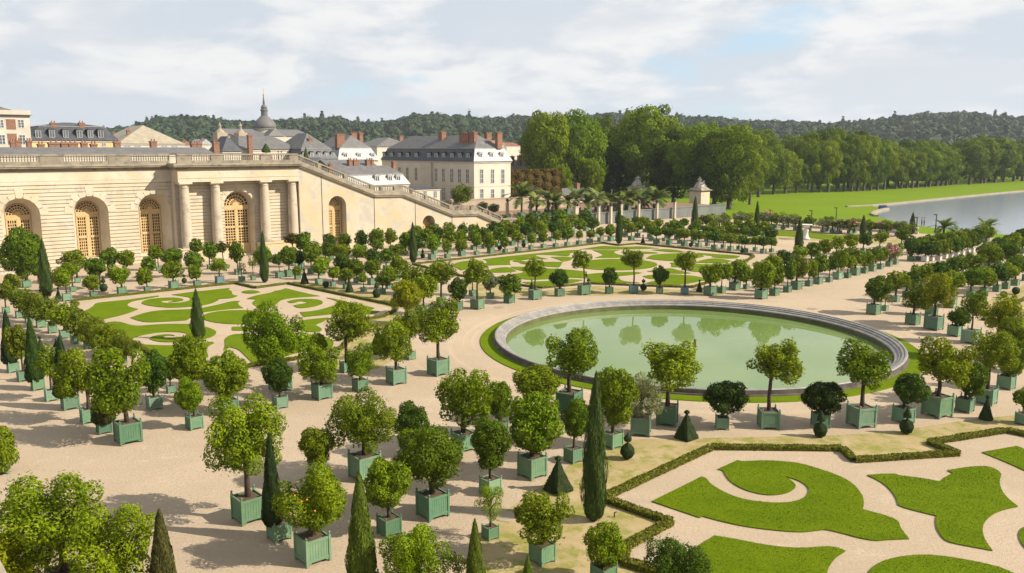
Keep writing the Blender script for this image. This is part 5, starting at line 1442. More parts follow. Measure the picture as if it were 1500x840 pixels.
# flat annex in front of its long side
T3 = 27; s0b = fs(602, T3)
h = house('cream_annex', 'low flat-roofed cream annex beside the long shaded side', fs(603, T3 + 3), fs(644, T3 + 3), T3 + 3, T3 + 9, fz(620, 277, T3 + 3), M['cream'], M['darkslate'], fz(620, 272, T3 + 5), 'hip')
for x in (622, 637): win(h, 'f', fs(x, T3 + 3) - fs(603, T3 + 3), fz(x, 290, T3 + 3), .9, 1.4)
# others
T = 118; s0, s1 = fs(553, T), fs(607, T)
h = house('far_slate_house', 'cream house with slate roof behind the big cream building\'s left end', s0, s1, T, T + 14, fz(580, 215, T), M['cream'], M['slate'], fz(580, 202, T + 7), 'hip', inset=4)
chimney(h, fs(598, T) - s0, 4, 1.4, 1.0, 16, fz(598, 200, T + 4))
T = 60; s0, s1 = fs(748, T), fs(786, T)
h = house('slate_lodge', 'slate-roofed lodge with tall brick chimneys behind the russet hedge', s0, s1, T, T + 9, fz(765, 249, T), M['cream'], M['slate'], fz(760, 233, T + 4), 'hip')
for x, ya in ((761, 228), (772, 229), (750, 229)): chimney(h, fs(x, T + 2) - s0, 2, 1.0, .9, 5, fz(x, ya, T + 2), 1)
T = 34; s0, s1 = fs(815, T), fs(873, T)
h = house('low_slate_lodge', 'low slate hip-roofed lodge behind the palms', s0, s1, T, T + 9, fz(845, 288, T), M['pale'], M['slate'], fz(845, 275, T + 4.5), 'hip', inset=3)
chimney(h, fs(846, T + 4) - s0, 4, 1.0, .9, 4, fz(846, 269, T + 4), 1)
T = 230
for i, (xa, xb, ye, yr, wm, rm, lab) in enumerate([(716, 742, 212, 206, 'pale', 'redtile', 'distant pale house with red roof right of brick chimneys'), (738, 762, 214, 209, 'cream', 'redtile', 'distant low red-roofed house beside the big tree'),
                                                  (268, 284, 213, 207, 'pale', 'redtile', 'distant house beside the tan roof with a red wall'), (296, 312, 212, 204, 'pale', 'zinc', 'distant house with pale roof left of the cathedral'), (166, 182, 204, 195, 'tan', 'redtile', 'distant red-roofed house between yellow house and tan roof')]):
    s0, s1 = fs(xa, T), fs(xb, T)
    hh_ = house('distant_house', lab, s0, s1, T, T + 12, fz((xa + xb) / 2, ye, T), M[wm], M[rm], fz((xa + xb) / 2, yr, T + 6), 'gable', group='distant houses')
    chimney(hh_, 2, 3, 1.2, 1, fz(xa, ye, T), fz(xa, yr - 1, T), 2)
# garden wall behind the raised bed
q = FR(0, 0)
gw = MB(); gw.bb(fs(650, 24), fs(835, 24), 24, 24.5, 0, 4.6); gw.bb(fs(650, 24) - .05, fs(835, 24) + .05, 23.92, 24.58, 4.6, 4.75)
tag(gw.build('garden_wall', M['tan'], loc=(O0.x, O0.y, 0), rz=TH), 'tan rendered garden wall in front of the cream building', 'wall')

# cathedral
T = 330; cs_ = fs(391, T + 9); q = FR(cs_, T + 9); K = px_per_m(q)
def cz(y): return EYE + (HOR - y) * q.y / FPX * 1.0
ch = tag(empty('cathedral', q, TH), 'domed cathedral with slate roofs and a gilded spire on the skyline', 'cathedral')
zr = [at_y(391, y, q.y)[1] for y in range(0, 300)]
Zc = lambda y: at_y(391, y, q.y)[1]
m = lambda px: px / K
b = MB(); b.bb(-m(66), m(62), -9, 9, 0, Zc(200)); b.bb(-m(14), m(14), -14, 14, 0, Zc(200)); b.build('wall', M['pale'], ch)
b = MB(); za, zb = Zc(200), Zc(189.5)
b.add([(-m(66), -9.5, za), (m(62), -9.5, za), (m(62), 9.5, za), (-m(66), 9.5, za), (-m(64), 0, zb), (m(52), 0, zb)], [(0, 1, 5, 4), (2, 3, 4, 5), (3, 0, 4), (1, 2, 5), (3, 2, 1, 0)])
b.add([(-m(13), -14.5, za), (m(13), -14.5, za), (m(13), 14.5, za), (-m(13), 14.5, za), (0, -12, zb), (0, 12, zb)], [(3, 0, 4, 5), (1, 2, 5, 4), (0, 1, 4), (2, 3, 5), (3, 2, 1, 0)])
b.build('roof', M['slate'], ch)
MB().lathe([(m(15), Zc(199)), (m(15), Zc(190)), (m(16.5), Zc(189.6)), (m(16.5), Zc(189))], seg=24).build('drum', M['pale'], ch)
d_ = MB().lathe([(m(16), Zc(189)), (m(16.2), Zc(185)), (m(15), Zc(181)), (m(12), Zc(177)), (m(8.5), Zc(173.5)), (m(6), Zc(171)), (m(5.4), Zc(170))], seg=24).build('dome', M['slate'], ch, True)
MB().lathe([(m(4.6), Zc(170)), (m(4.6), Zc(163)), (m(5.6), Zc(162.5)), (m(5.6), Zc(161)), (m(4), Zc(160)), (m(4.6), Zc(157.5)), (m(3.2), Zc(155)), (m(1.4), Zc(153)), (m(1.6), Zc(150)), (m(1.0), Zc(146)), (m(.5), Zc(141))], seg=16).build('lantern', M['slate'], d_)
MB().lathe([(m(.3), Zc(141)), (m(1.1), Zc(140)), (m(1.1), Zc(138.5)), (m(.25), Zc(137.5)), (m(.2), Zc(129))], seg=10).bb(-m(1.4), m(1.4), -.06, .06, Zc(132), Zc(131.4)).build('spire', M['gold'], d_)
for dx, w_ in ((-80, 14), (-51, 12)):
    b = MB(); b.bb(m(dx - w_ / 2), m(dx + w_ / 2), -16, -9.6, 0, Zc(196)); tw = b.build('tower', M['tan'], ch)
    b = MB(); b.lathe([(m(w_ * .5), Zc(196)), (m(w_ * .36), Zc(193.5)), (m(w_ * .18), Zc(191)), (m(2), Zc(190)), (m(2), Zc(187)), (m(2.6), Zc(186.5)), (m(1.2), Zc(184)), (m(.4), Zc(181.5))], (m(dx), -12.8, 0), 12)
    b.build('belfry', M['weathered'], tw)

# ------------------------------------------------------------------ raised bed, retaining wall, posts, gate piers
TB = 4.2
bed = [FR(58.6, TB), FR(126, TB), FR(126, 60), FR(58.6, 60)]
tag(MB().prism([(p.x, p.y) for p in bed], 0, 1.95).build('terrace_ground', M['brownsoil']), kind='structure')
rw = MB(); rw.bb(58.5, 126.1, TB - .5, TB - .02, 0, 2.15); rw.bb(58.4, 126.2, TB - .6, TB + .1, 2.15, 2.35)
tag(rw.build('retaining_wall', M['wallgrey'], loc=(O0.x, O0.y, 0), rz=TH), 'grey stained retaining wall below the palms', 'wall')
PX = [(743, 299, 4.3), (777, 297, 4.3), (810, 304, 3.5), (844, 304, 4.3), (878, 304, 4.0), (896, 304, 4), (911, 301, 4), (937, 300, 4), (964, 299, 4), (990, 297.5, 4)]
names = ['first', 'second']
for i, (x, yt, hgt) in enumerate(PX):
    front = x >= 830
    tt = TB - 1.15 if front else 10.0
    s = fs(x, tt); q = FR(s, tt); zt = max(2.6, fz(x, yt, tt)); zb = 0 if front else 1.95
    big = x == 844
    hw = .44 if big else .23
    r = tag(empty('stone_post', (q.x, q.y, zb), TH), 'pale stone post topped by a dark urn, %s along the palm bed' % ordinal(i, len(PX)), 'post', 'stone posts along the palm bed')
    b = MB(); zt -= zb
    b.box((0, 0, zt / 2), (hw * 2, hw * 2, zt)); b.box((0, 0, .25), (hw * 2.3, hw * 2.3, .5)); b.box((0, 0, zt + .08), (hw * 2.4, hw * 2.4, .16)); b.build('shaft', M['colstone'], r)
    u = MB(); urn(u, (0, 0, zt + .16), 1.05 if big else .85); u.build('urn', M['bronze'], r, True)

def skin_figure(name, V, E, rad, m, parent=None, loc=(0, 0, 0), rz=0, s=1.0):
    me = bpy.data.meshes.new(name); me.from_pydata([Vector(v) * s for v in V], E, []); me.materials.append(m)
    o = link(name, me, parent, loc, rz)
    md = o.modifiers.new('skin', 'SKIN'); md.use_smooth_shade = True
    for i, d in enumerate(me.skin_vertices[0].data): d.radius = (rad[i] * s, rad[i] * s); d.use_root = (i == 0)
    sb_ = o.modifiers.new('sub', 'SUBSURF'); sb_.levels = 1; sb_.render_levels = 1
    return o

def standing(name, loc, rz, mats, label, hgt=1.7):
    skin, top, bot, hair = mats
    r = tag(empty(name, loc, rz), label, 'person')
    V = [(0, 0, .93), (0, 0, 1.12), (0, 0, 1.36), (0, 0, 1.48), (0, -.01, 1.58), (0, -.005, 1.68),
         (.18, 0, 1.38), (.23, .02, 1.12), (.22, -.06, .88), (-.18, 0, 1.38), (-.24, .02, 1.12), (-.22, -.08, .9),
         (.09, 0, .86), (.1, -.02, .48), (.1, .03, .08), (.1, -.1, .04), (-.09, 0, .86), (-.1, .03, .48), (-.1, .06, .08), (-.1, -.06, .04)]
    E = [(0, 1), (1, 2), (2, 3), (3, 4), (4, 5), (2, 6), (6, 7), (7, 8), (2, 9), (9, 10), (10, 11), (0, 12), (12, 13), (13, 14), (14, 15), (0, 16), (16, 17), (17, 18), (18, 19)]
    rad = [.15, .135, .16, .06, .1, .075, .07, .05, .035, .07, .05, .035, .095, .065, .045, .04, .095, .065, .045, .04]
    skin_figure('body', V, E, rad, skin, r)
    MB().lathe([(.165, 0), (.18, .12), (.17, .28), (.2, .46), (.17, .52), (.08, .55)], (0, 0, .9), 12, sy=.72).build('top', top, r, True)
    b = MB()
    for sx in (-1, 1): b.tube([(sx * .09, 0, .95), (sx * .1, 0, .5), (sx * .1, .03, .1)], [.115, .085, .07], 9)
    b.build('trousers', bot, r, True)
    MB().lathe([(.1, -.02), (.115, .04), (.09, .12), (.02, .15)], (0, .02, 1.6), 10).build('hair', hair, r, True)
    return r

GP = []
for i, (x, yb, ytop, lab) in enumerate([(1024, 308, 278, 'nearer gate pier with a weathered sculpture group, right of the stone posts'), (932, 294, 275, 'farther gate pier with a sculpture group, behind the palms')]):
    p = g(x, 308 if i == 0 else 302); 
    zt = at_y(x, ytop, p.y)[1]; k = px_per_m(p)
    r = tag(empty('gate_pier', p, TH), lab, 'gate pier', 'gate piers with statues')
    w2 = (27 if i == 0 else 25) / k / 1.32 / 2
    b = MB(); b.box((0, 0, zt / 2 - .2), (w2 * 2, w2 * 2, zt - .4)); b.box((0, 0, .4), (w2 * 2.2, w2 * 2.2, .8))
    for kz in np.arange(.9, zt - .5, .5): b.box((0, 0, kz), (w2 * 2 + .06, w2 * 2 + .06, .44))
    b.build('shaft', M['smoothstone'], r)
    b = MB(); b.box((0, 0, zt - .3), (w2 * 2.25, w2 * 2.25, .2)); b.box((0, 0, zt - .1), (w2 * 2.5, w2 * 2.5, .2)); b.box((0, 0, zt + .25), (w2 * 2.1, w2 * 2.1, .5), taper=.75); b.build('cap', M['weathered'], r)
    s = 1.75
    # two figures on a rocky mound
    mir = -1 if i == 0 else 1
    mb = MB(); rg2 = random.Random(40 + i)
    mb.lathe([(.95, 0), (.9, .25), (.72, .55), (.5, .85), (.28, 1.0), (.02, 1.05)], (0, 0, 0), 14)
    mb.v = [(x_ * rg2.uniform(.82, 1.12), y_ * rg2.uniform(.82, 1.12), z_ * rg2.uniform(.9, 1.08)) for x_, y_, z_ in mb.v]
    mb.build('rock', M['marble'], r, loc=(0, 0, zt + .45), scale=(w2 * .95, w2 * .95, s * .85))
    V = [(0, 0, 1.0), (.05, 0, 1.35), (.12, 0, 1.68), (.2, -.02, 1.92), (.42, -.1, 1.5), (.62, -.2, 1.2), (-.2, .1, 1.45), (-.5, .1, 1.25), (.4, -.25, .95), (.5, -.3, .45), (.62, -.35, .4), (.35, .2, .9), (.7, .25, .5), (.8, .25, .2)]
    E = [(0, 1), (1, 2), (2, 3), (1, 4), (4, 5), (1, 6), (6, 7), (0, 8), (8, 9), (9, 10), (0, 11), (11, 12), (12, 13)]
    skin_figure('statue', [(v[0] * mir, v[1], v[2]) for v in V], E, [.24, .25, .11, .17, .11, .08, .11, .08, .17, .11, .08, .17, .11, .08], M['marble'], r, (.05 * mir, -.15, zt + .45), -.4, s * .82)
    V = [(0, 0, .55), (-.1, -.1, .85), (-.2, -.2, 1.12), (-.25, -.25, 1.3), (.2, -.25, .9), (.4, -.3, .7), (-.4, 0, .75), (-.65, .05, .5), (.35, -.4, .5), (.7, -.45, .25), (-.2, -.5, .4), (-.4, -.75, .15)]
    E = [(0, 1), (1, 2), (2, 3), (1, 4), (4, 5), (1, 6), (6, 7), (0, 8), (8, 9), (0, 10), (10, 11)]
    skin_figure('statue', [(v[0] * mir, v[1], v[2]) for v in V], E, [.22, .22, .1, .15, .1, .08, .1, .08, .15, .1, .15, .1], M['marble'], r, (-.35 * mir, -.45, zt + .5), -.4, s * .8)

# palms in the bed
for i, (x, yb, w_, yc) in enumerate(PALMX):
    tt = TB + 3.2 + (i % 3) * 1.3; q = FR(fs(x, tt), tt); k = px_per_m(q)
    zc_ = fz(x, yc, tt); hw = w_ / k * .78
    r = tag(empty('palm_tree', (q.x, q.y, 1.95)), 'palm with arching fronds behind the retaining wall, %s of its row' % ordinal(i, len(PALMX)), 'palm', 'palms on the raised bed')
    zc_ = max(zc_ - .3, 3.4) - 1.95
    MB().tube([(0, 0, -.05), (.03, 0, zc_ * .5), (0, 0, zc_)], [.22, .19, .24], 9).build('trunk', M['bark'], r)
    c = link('crown', PALM[i % 3], r, (0, 0, zc_), i * 1.1, (hw, hw, hw)); c.color = ((.10, .135, .022, 1), (.13, .155, .025, 1), (.085, .125, .02, 1))[i % 3]
    link('planter_box', PLANTER_F, r, rz=TH, scale=(1.1,) * 3).color = (*BOXC['d'], 1)

# clipped russet hornbeam screen
tt = 27.5; s0, s1 = fs(750, tt), fs(823, tt); z1 = fz(790, 249, tt)
rng = np.random.default_rng(9); n = 9000; W = s1 - s0
u = rng.uniform(0, W, n); f = rng.integers(0, 4, n); zz = rng.uniform(2.2, z1, n)
wob = .25 * np.sin(u * 2.3) + .2 * np.sin(zz * 3 + u)
yy = np.where(f < 2, 0 + wob, rng.uniform(0, 2.2, n)); zz = np.where(f == 3, z1 + .15 * wob, zz); u = np.where(f == 2, rng.choice([0, W], n), u)
nr = np.where((f < 2)[:, None], [[0, -1, .2]], np.where((f == 3)[:, None], [[0, 0, 1]], [[-1, 0, .2]])).astype(float)
V = np.array([(0.1, .2, 1.9), (W - .1, .2, 1.9), (W - .1, 2, 1.9), (.1, 2, 1.9), (0.1, .2, z1 - .2), (W - .1, .2, z1 - .2), (W - .1, 2, z1 - .2), (.1, 2, z1 - .2)])
me = leaf_mesh('clipped_screen', np.stack([u, yy, zz], 1), nr, .45, rng, M['leaf'], extra=(V, [(0, 1, 5, 4), (3, 0, 4, 7), (1, 2, 6, 5), (4, 5, 6, 7)], .1), jit=.9)
q = FR(s0, tt)
o = link('clipped_screen', me, None, (q.x, q.y, 0), TH); o.color = (.115, .078, .02, 1)
tag(o, 'tall clipped russet hornbeam screen beside the cream building', 'hedge')
# shrubs by the cream building
def shrub(x, y, tt, wpx, hpx, z0, col, lab):
    s = fs(x, tt); q = FR(s, tt); k = px_per_m(q)
    hw, hh = wpx / k / 2, hpx / k / 2
    r = tag(empty('shrub', (q.x, q.y, z0)), lab, 'shrub', 'shrubs by the town houses')
    zc_ = fz(x, y, tt) - z0
    c = link('foliage', CONE[0] if 'coni' in lab else get_crown('loose', 'mid', 0), r, (0, 0, max(zc_, hh * .8)), 1.0, (hw, hw, hh)); c.color = (*col, 1)
    MB().tube([(0, 0, -.1), (0, 0, max(zc_, hh * .8))], [.1, .05], 6).build('stem', M['bark'], r)
shrub(675, 284, 22, 32, 26, 0, (.10, .13, .012), 'yellow-green bush against the cream building\'s shaded side')
shrub(706, 302, 14, 16, 12, 0, (.06, .09, .02), 'low grey-green shrub behind the staircase foot')
shrub(722, 305, 12, 18, 12, 0, (.07, .10, .03), 'round shrub beside the first stone post')
shrub(391, 217, 18, 13, 13, 12.9, (.05, .09, .02), 'little conical tree on the orangery terrace')
shrub(449, 224, 16, 7, 16, 6, (.08, .09, .02), 'slim conifer just behind the top of the stairs')

# ------------------------------------------------------------------ tall trees
BIG = [crown('big', 17000, .068, 501 + i) for i in range(5)]
BIGF = [crown('big', 8000, .10, 601 + i) for i in range(4)]
def big_trunk(seed):
    rg_ = random.Random(seed); b = MB(); r = .085
    b.tube([(0, 0, -.03), (0, 0, .03), (.01, .01, .35), (.0, .02, .7), (0, 0, 1.1)], [r * 1.7, r * 1.15, r, r * .85, r * .4], 10)
    for k in range(9):
        a = 2 * math.pi * k / 9 + rg_.uniform(-.3, .3); h = rg_.uniform(.4, .95); e = rg_.uniform(.4, .7)
        b.tube([(0, 0, h), (e * .5 * math.cos(a), e * .5 * math.sin(a), h + .18), (e * math.cos(a), e * math.sin(a), h + rg_.uniform(.25, .5))], [r * .5, r * .34, r * .1], 6)
    return b.mesh('trunk', M['bigbark'], True)
BTR = [big_trunk(i) for i in range(3)]
tcount = 0
def tree(bx, by, cx, cy, cw, ch, col, lab, grp, far=False, depth=None):
    global tcount
    tcount += 1
    p = g(bx, by)
    if depth: p = Vector(((bx - 750) / FPX * depth * 1.0, depth, 0))
    xw, zc_ = at_y(cx, cy, p.y); k = px_per_m((p.x, p.y, zc_))
    hw, hh = cw / k / 2, ch / k / 2
    if zc_ - hh < 2.0: hh = max(2, (zc_ - 2.0)); 
    r = tag(empty('tree', (p.x, p.y, 0)), lab, 'tree', grp)
    t = link('trunk', BTR[tcount % 3], r, (0, 0, 0), tcount * 1.7, (hw, hw, zc_)); 
    me = BIGF[tcount % 4] if far else BIG[tcount % 5]
    rr = random.Random(tcount)
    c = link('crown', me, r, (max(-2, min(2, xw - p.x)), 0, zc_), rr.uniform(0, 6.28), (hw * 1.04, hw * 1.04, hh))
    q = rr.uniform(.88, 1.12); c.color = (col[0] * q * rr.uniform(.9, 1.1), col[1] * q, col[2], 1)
G1 = (.088, .136, .005); G2 = (.110, .160, .005); G3 = (.050, .084, .006); G4 = (.136, .184, .004)  # G3 is darker: shade inside the grove put into the leaf colour
for i, (bx, by, cx, cy, cw, ch, col, lab) in enumerate([
    (795, 302, 800, 226, 84, 122, G2, 'tall tree nearest the russet screen'),
    (848, 300, 847, 222, 82, 118, G2, 'tall broad tree above the low slate lodge'),
    (823, 305, 822, 268, 34, 54, G4, 'smaller light green tree between screen and lodge'),
    (868, 303, 866, 262, 38, 56, G4, 'smaller light green tree right of the lodge roof'),
    (905, 296, 902, 238, 76, 112, G3, 'shaded tree between the lodge trees and tallest tree'),
    (955, 298, 950, 222, 100, 132, G2, 'tallest tree, crown highest above the skyline'),
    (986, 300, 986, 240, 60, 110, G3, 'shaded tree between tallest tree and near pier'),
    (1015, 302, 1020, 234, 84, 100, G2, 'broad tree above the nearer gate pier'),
    (1046, 305, 1046, 244, 66, 100, G3, 'tree just right of the gate pier, dark trunk'),
    (1068, 306, 1070, 240, 84, 112, G2, 'big tree with stout trunk at the meadow corner'),
    (1098, 300, 1094, 262, 44, 62, G4, 'low-branched small tree on the meadow edge'),
    (1111, 289, 1106, 240, 54, 92, G2, 'tree standing forward on the meadow, shadow at foot'),
    (1133, 285, 1134, 245, 46, 76, G2, 'second tree of the meadow corner, right of forward tree'),
    (1150, 284, 1152, 248, 44, 68, G4, 'lighter tree with pale trunk at the grove end'),
    (1166, 283, 1168, 254, 34, 54, G1, 'low tree at the right end of the grove'),
    (925, 290, 925, 235, 70, 110, G3, 'shaded tree behind the farther gate pier'),
    (880, 288, 880, 225, 60, 110, G1, 'rear tree between lodge trees'),
    (1030, 290, 1040, 222, 70, 80, G2, 'rear tree above the near pier, crown over its neighbours'),
    (1080, 285, 1086, 224, 62, 80, G2, 'rear tree behind the meadow corner'),
    (1120, 278, 1122, 226, 56, 70, G1, 'rear tree behind the forward meadow tree'),
    (1150, 275, 1160, 232, 50, 66, G2, 'rear tree at the gap in the avenue'),
    (770, 296, 768, 256, 40, 50, G3, 'dark low tree behind the slate lodge chimneys')]):
    tree(bx, by, cx, cy, cw, ch, col, lab, 'tall trees of the park grove')
# avenue of trees along the meadow and lake
row = [(1189, 282), (1201, 282), (1213, 282), (1225, 281), (1236, 281), (1247, 281), (1256, 280.5), (1265, 280), (1275, 279.5), (1285, 279), (1295, 278), (1312, 277), (1320, 276.5), (1328, 276), (1336, 276), (1344, 275), (1356, 274.5), (1361, 274), (1372, 273), (1379, 272.5), (1386, 272), (1393, 271)]
tops = [(1180, 196), (1200, 194), (1225, 192), (1245, 194), (1275, 200), (1290, 204), (1310, 212), (1330, 208), (1350, 208), (1380, 214), (1400, 220)]
def top_at(x):
    for (a, ya), (b_, yb) in zip(tops[:-1], tops[1:]):
        if a <= x <= b_: return ya + (yb - ya) * (x - a) / (b_ - a)
    return 205
rg = random.Random(5)
for i, (x, y) in enumerate(row):
    ty = top_at(x) + 4 + rg.uniform(-3, 12); by = 272 - (x - 1189) * .042 + rg.uniform(-2, 2)
    tree(x, y, x, (ty + by) / 2, 40 * rg.uniform(.85, 1.1), by - ty, rg.choice([G2, G4, G2, G1]), 'tall tree, %s in the front row along the meadow' % ordinal(i, len(row)), 'avenue trees along the meadow')
row2 = [(1184 + k * 14.5, 277.5 - k * .52) for k in range(16)]
for i, (x, y) in enumerate(row2):
    ty = top_at(x) - 2 + rg.uniform(-3, 5); by = 269 - i * .45
    tree(x, y, x, (ty + by) / 2, 44 * rg.uniform(.9, 1.15), by - ty, rg.choice([G2, G1, G3]), 'tall tree, %s in the rear row behind the meadow' % ordinal(i, len(row2)), 'rear avenue trees behind the meadow')
row3 = [(1420, 270.5, 205), (1437, 269, 200), (1442, 268.5, 204), (1457, 268, 203), (1470, 267, 206), (1484, 266, 208), (1497, 265.5, 212), (1428, 266, 203), (1448, 265, 198), (1468, 264, 200), (1490, 263, 203), (1510, 263, 210)]
for i, (x, y, ty) in enumerate(sorted(row3)):
    by = 262 - (x - 1420) * .03
    tree(x, y, x, (ty + by) / 2, 44, by - ty, [G1, G3, G2, G2][i % 4], 'tall tree, %s of the clump beyond the lake bend' % ordinal(i, len(row3)), 'trees beyond the lake bend', far=True)

# undergrowth strip in the shade of the avenue
# ------------------------------------------------------------------ meadow, lake
mead = [(1030, 318), (1045, 290), (1120, 272), (1240, 262), (1420, 256), (1600, 250), (1700, 300), (1700, 420), (1500, 352), (1400, 345), (1340, 342), (1200, 330), (1100, 324)]
ground_sheet('meadow', [tuple(g(*p)[:2]) for p in mead], .0, M['meadow'])
ground_sheet('park_ground', [tuple(g(*p)[:2]) for p in [(990, 312), (1036, 308), (1050, 285), (1000, 268), (900, 275), (900, 303)]], .002, M['meadow'])
lake = [(1276, 302), (1282, 300.5), (1300, 299), (1340, 296), (1400, 290), (1460, 284), (1500, 280), (1600, 272), (1700, 300), (1700, 390), (1500, 346), (1440, 341), (1400, 337), (1370, 333), (1330, 328), (1300, 322), (1284, 317), (1280, 315), (1286, 311), (1300, 308), (1296, 306), (1284, 305)]
lake = [(1276, 302), (1300, 300), (1340, 296), (1400, 290), (1460, 284), (1500, 280.5), (1600, 272), (1720, 290), (1720, 400), (1500, 346.5), (1440, 341), (1400, 337.5), (1370, 334.5), (1330, 329), (1300, 322), (1284, 317.5), (1278, 315), (1282, 311.5), (1290, 309), (1300, 307), (1292, 304.5)]
ground_sheet('lake', [tuple(g(*p)[:2]) for p in smooth_px(lake, 1)], .004, M['lake'])
def bank(pxs, w, h):
    b = MB()
    P = [g(*p) for p in pxs]
    for a, c in zip(P[:-1], P[1:]):
        d = (c - a); L = d.length; mid = (a + c) / 2
        b.box((mid.x, mid.y, h / 2), (L + .2, w, h), math.atan2(d.y, d.x))
    return b
tag(bank([(1240, 303.5), (1276, 302), (1300, 300), (1340, 296), (1400, 290), (1460, 284), (1500, 280.5), (1600, 272)], .9, .35).build('stone_bank', M['bankstone']), kind='structure')
tag(bank([(1300, 307), (1290, 309), (1282, 311.5), (1278, 315), (1284, 317.5)], .9, .4).build('stone_bank', M['bankstone']), kind='structure')
p = g(1293, 306.5)
tag(MB().bb(-.9, .9, -.5, .5, 0, .7).bb(-.8, .8, -.4, .4, .7, .95).build('shore_box', mat('blue_paint', (.05, .09, .2), rough=.6), loc=p), 'small dark blue box on the lake corner bank', 'shore_box')  # bluish box on the shore, two stacked blocks, not a vessel

# far balustrade
fb = MB(); A, B = g(1120, 330), g(1345, 343)
d = (B - A); L = d.length; ang = math.atan2(d.y, d.x)
fb.bb(0, L, -.25, .25, 0, .35); fb.bb(0, L, -.28, .28, .95, 1.15)
for k in range(int(L / .55)): fb.lathe([(r * 1.6, z) for r, z in BAL], (.3 + k * .55, 0, .33), 6, cap=False)
for k in range(int(L / 6) + 1): fb.bb(k * 6 - .35, k * 6 + .35, -.3, .3, 0, 1.25)
tag(fb.build('balustrade', M['smoothstone'], loc=A, rz=ang), 'low pale stone balustrade at the garden\'s far edge before the meadow', 'balustrade')
# lamps
for x, yt, yb, lab in [(1188, 308, 333, 'left dark lamp post on the meadow behind the urn'), (1224, 304, 331, 'middle dark lamp post on the meadow before the lake'), (1370, 314, 341, 'dark lamp post at the lake edge, right of the cypress'), (1342, 318, 341, 'dark lamp post half hidden behind the rightmost cypress')]:
    p = g(x, yb); h_ = at_y(x, yt, p.y)[1]
    r = tag(empty('street_lamp', p), lab, 'lamp post', 'lamp posts on the meadow')
    MB().tube([(0, 0, 0), (0, 0, h_ * .5), (0, 0, h_ - .2)], [.13, .1, .08], 8).tube([(0, 0, 0), (0, 0, .5)], [.22, .16], 8).build('post', M['darkmetal'], r)
    MB().box((-.2, 0, h_ - .1), (.55, .28, .16)).build('lamp_head', M['darkmetal'], r)
# white marble urn on its pedestal
p = g(1180, 351); k = px_per_m(p); zt = at_y(1180, 329, p.y)[1]
r = tag(empty('marble_urn', p, TH), 'large white marble urn on a round pedestal beside a cypress', 'urn')
MB().lathe([(.7, 0), (.7, .25), (.45, .4), (.36, 1.0), (.42, 1.5), (.48, 1.6)], seg=16).build('pedestal', M['white_marble'], r, True)
MB().lathe([(.4, 1.6), (.25, 1.8), (.3, 2.0), (.5, zt * .75), (.55, zt * .88), (.7, zt * .95), (.95, zt * .97), (1.0, zt), (.75, zt), (.6, zt * .95)], seg=20).build('bowl', M['white_marble'], r, True)
# people
def cloth(n_, c): return mat(n_, c, rough=.9)
SKIN = mat('skin', (.45, .28, .2), rough=.6); HAIR = mat('hair', (.03, .02, .015), rough=.7)
for x, s_t, top, bot, lab in [(409, 6, (.7, .68, .62), (.1, .1, .12), 'person in white top on the terrace behind the portico balustrade'), (413.5, 6.4, (.6, .2, .28), (.5, .45, .4), 'person in pink top on the terrace behind the portico balustrade')]:
    q = FR(fs(x, s_t), s_t, 12.9)
    standing('person', q, 2.0, (SKIN, cloth('shirt', top), cloth('trousers', bot), HAIR), lab)
for x, y, top, lab in [(1350, 331.5, (.08, .08, .1), 'person in dark clothes walking by the lake shore, left of the pair'), (1353.5, 331.5, (.05, .06, .09), 'person in dark clothes by the lake shore, right of the pair'), (1118, 284.5, (.4, .42, .5), 'person in pale top near the tree trunk on the meadow')]:
    standing('person', g(x, y), 1.2, (SKIN, cloth('coat', top), cloth('dark_trousers', (.04, .04, .05)), HAIR), lab)

# camera terrace parapet (the near left corner)
VX, VY = NX, NY
c0 = g(16, 821, 14.0)
par = tag(empty('terrace_parapet', (c0.x, c0.y, 0), math.atan2(VY, VX)), 'worn grey stone coping of the near terrace parapet at bottom left', 'parapet')
MB().bb(-14, 5, -.55, -.02, 13.8, 14.0).build('coping', M['weathered'], par)
b = MB(); b.bb(-14, 5, -.47, -.1, 12.9, 13.2); balus(b, -13.9, 4.9, -.28, 13.15); b.build('balusters', M['balstone'], par)
MB().bb(-14, 5, -1.2, -.25, 0, 12.9).build('wall', M['stone'], par)

# ------------------------------------------------------------------ wooded hills
RIDGE = [(-200, 196), (0, 194), (100, 192), (150, 190), (205, 185), (230, 178), (250, 173), (300, 172), (340, 178), (400, 179), (450, 175), (500, 172), (520, 179), (560, 180), (590, 175), (605, 169), (640, 168), (700, 174), (740, 174), (770, 170), (800, 174), (850, 172), (880, 169), (900, 168), (940, 170), (1000, 172), (1040, 174), (1100, 178), (1150, 179), (1200, 181), (1240, 180), (1270, 178), (1300, 172), (1350, 168), (1400, 167), (1425, 168), (1440, 172), (1480, 173), (1500, 175), (1560, 180), (1700, 185)]
def ridge(x):
    for (a, ya), (b_, yb) in zip(RIDGE[:-1], RIDGE[1:]):
        if a <= x <= b_: return ya + (yb - ya) * (x - a) / (b_ - a)
    return 185
YF, YR = 620.0, 1150.0
def hill_z(px, Y):
    top = EYE + (HOR - ridge(px)) * YR / FPX - 11
    f = min(1, max(0, (Y - YF) / (YR - YF)))
    f = f * f * (3 - 2 * f)
    return top * f if Y <= YR else top - (Y - YR) * .02
hb = MB(); xs = list(range(-240, 1741, 20)); ys = [560, 620, 700, 800, 900, 1000, 1080, 1150, 1250, 1500, 2000]
vs = []; fs_ = []
for Y in ys:
    for x in xs: vs.append(((x - 750) / FPX * Y, Y, max(-.6, hill_z(x, Y)) if Y > 600 else -.6))
nx = len(xs)
for j_ in range(len(ys) - 1):
    for i in range(nx - 1): fs_.append((j_ * nx + i, j_ * nx + i + 1, (j_ + 1) * nx + i + 1, (j_ + 1) * nx + i))
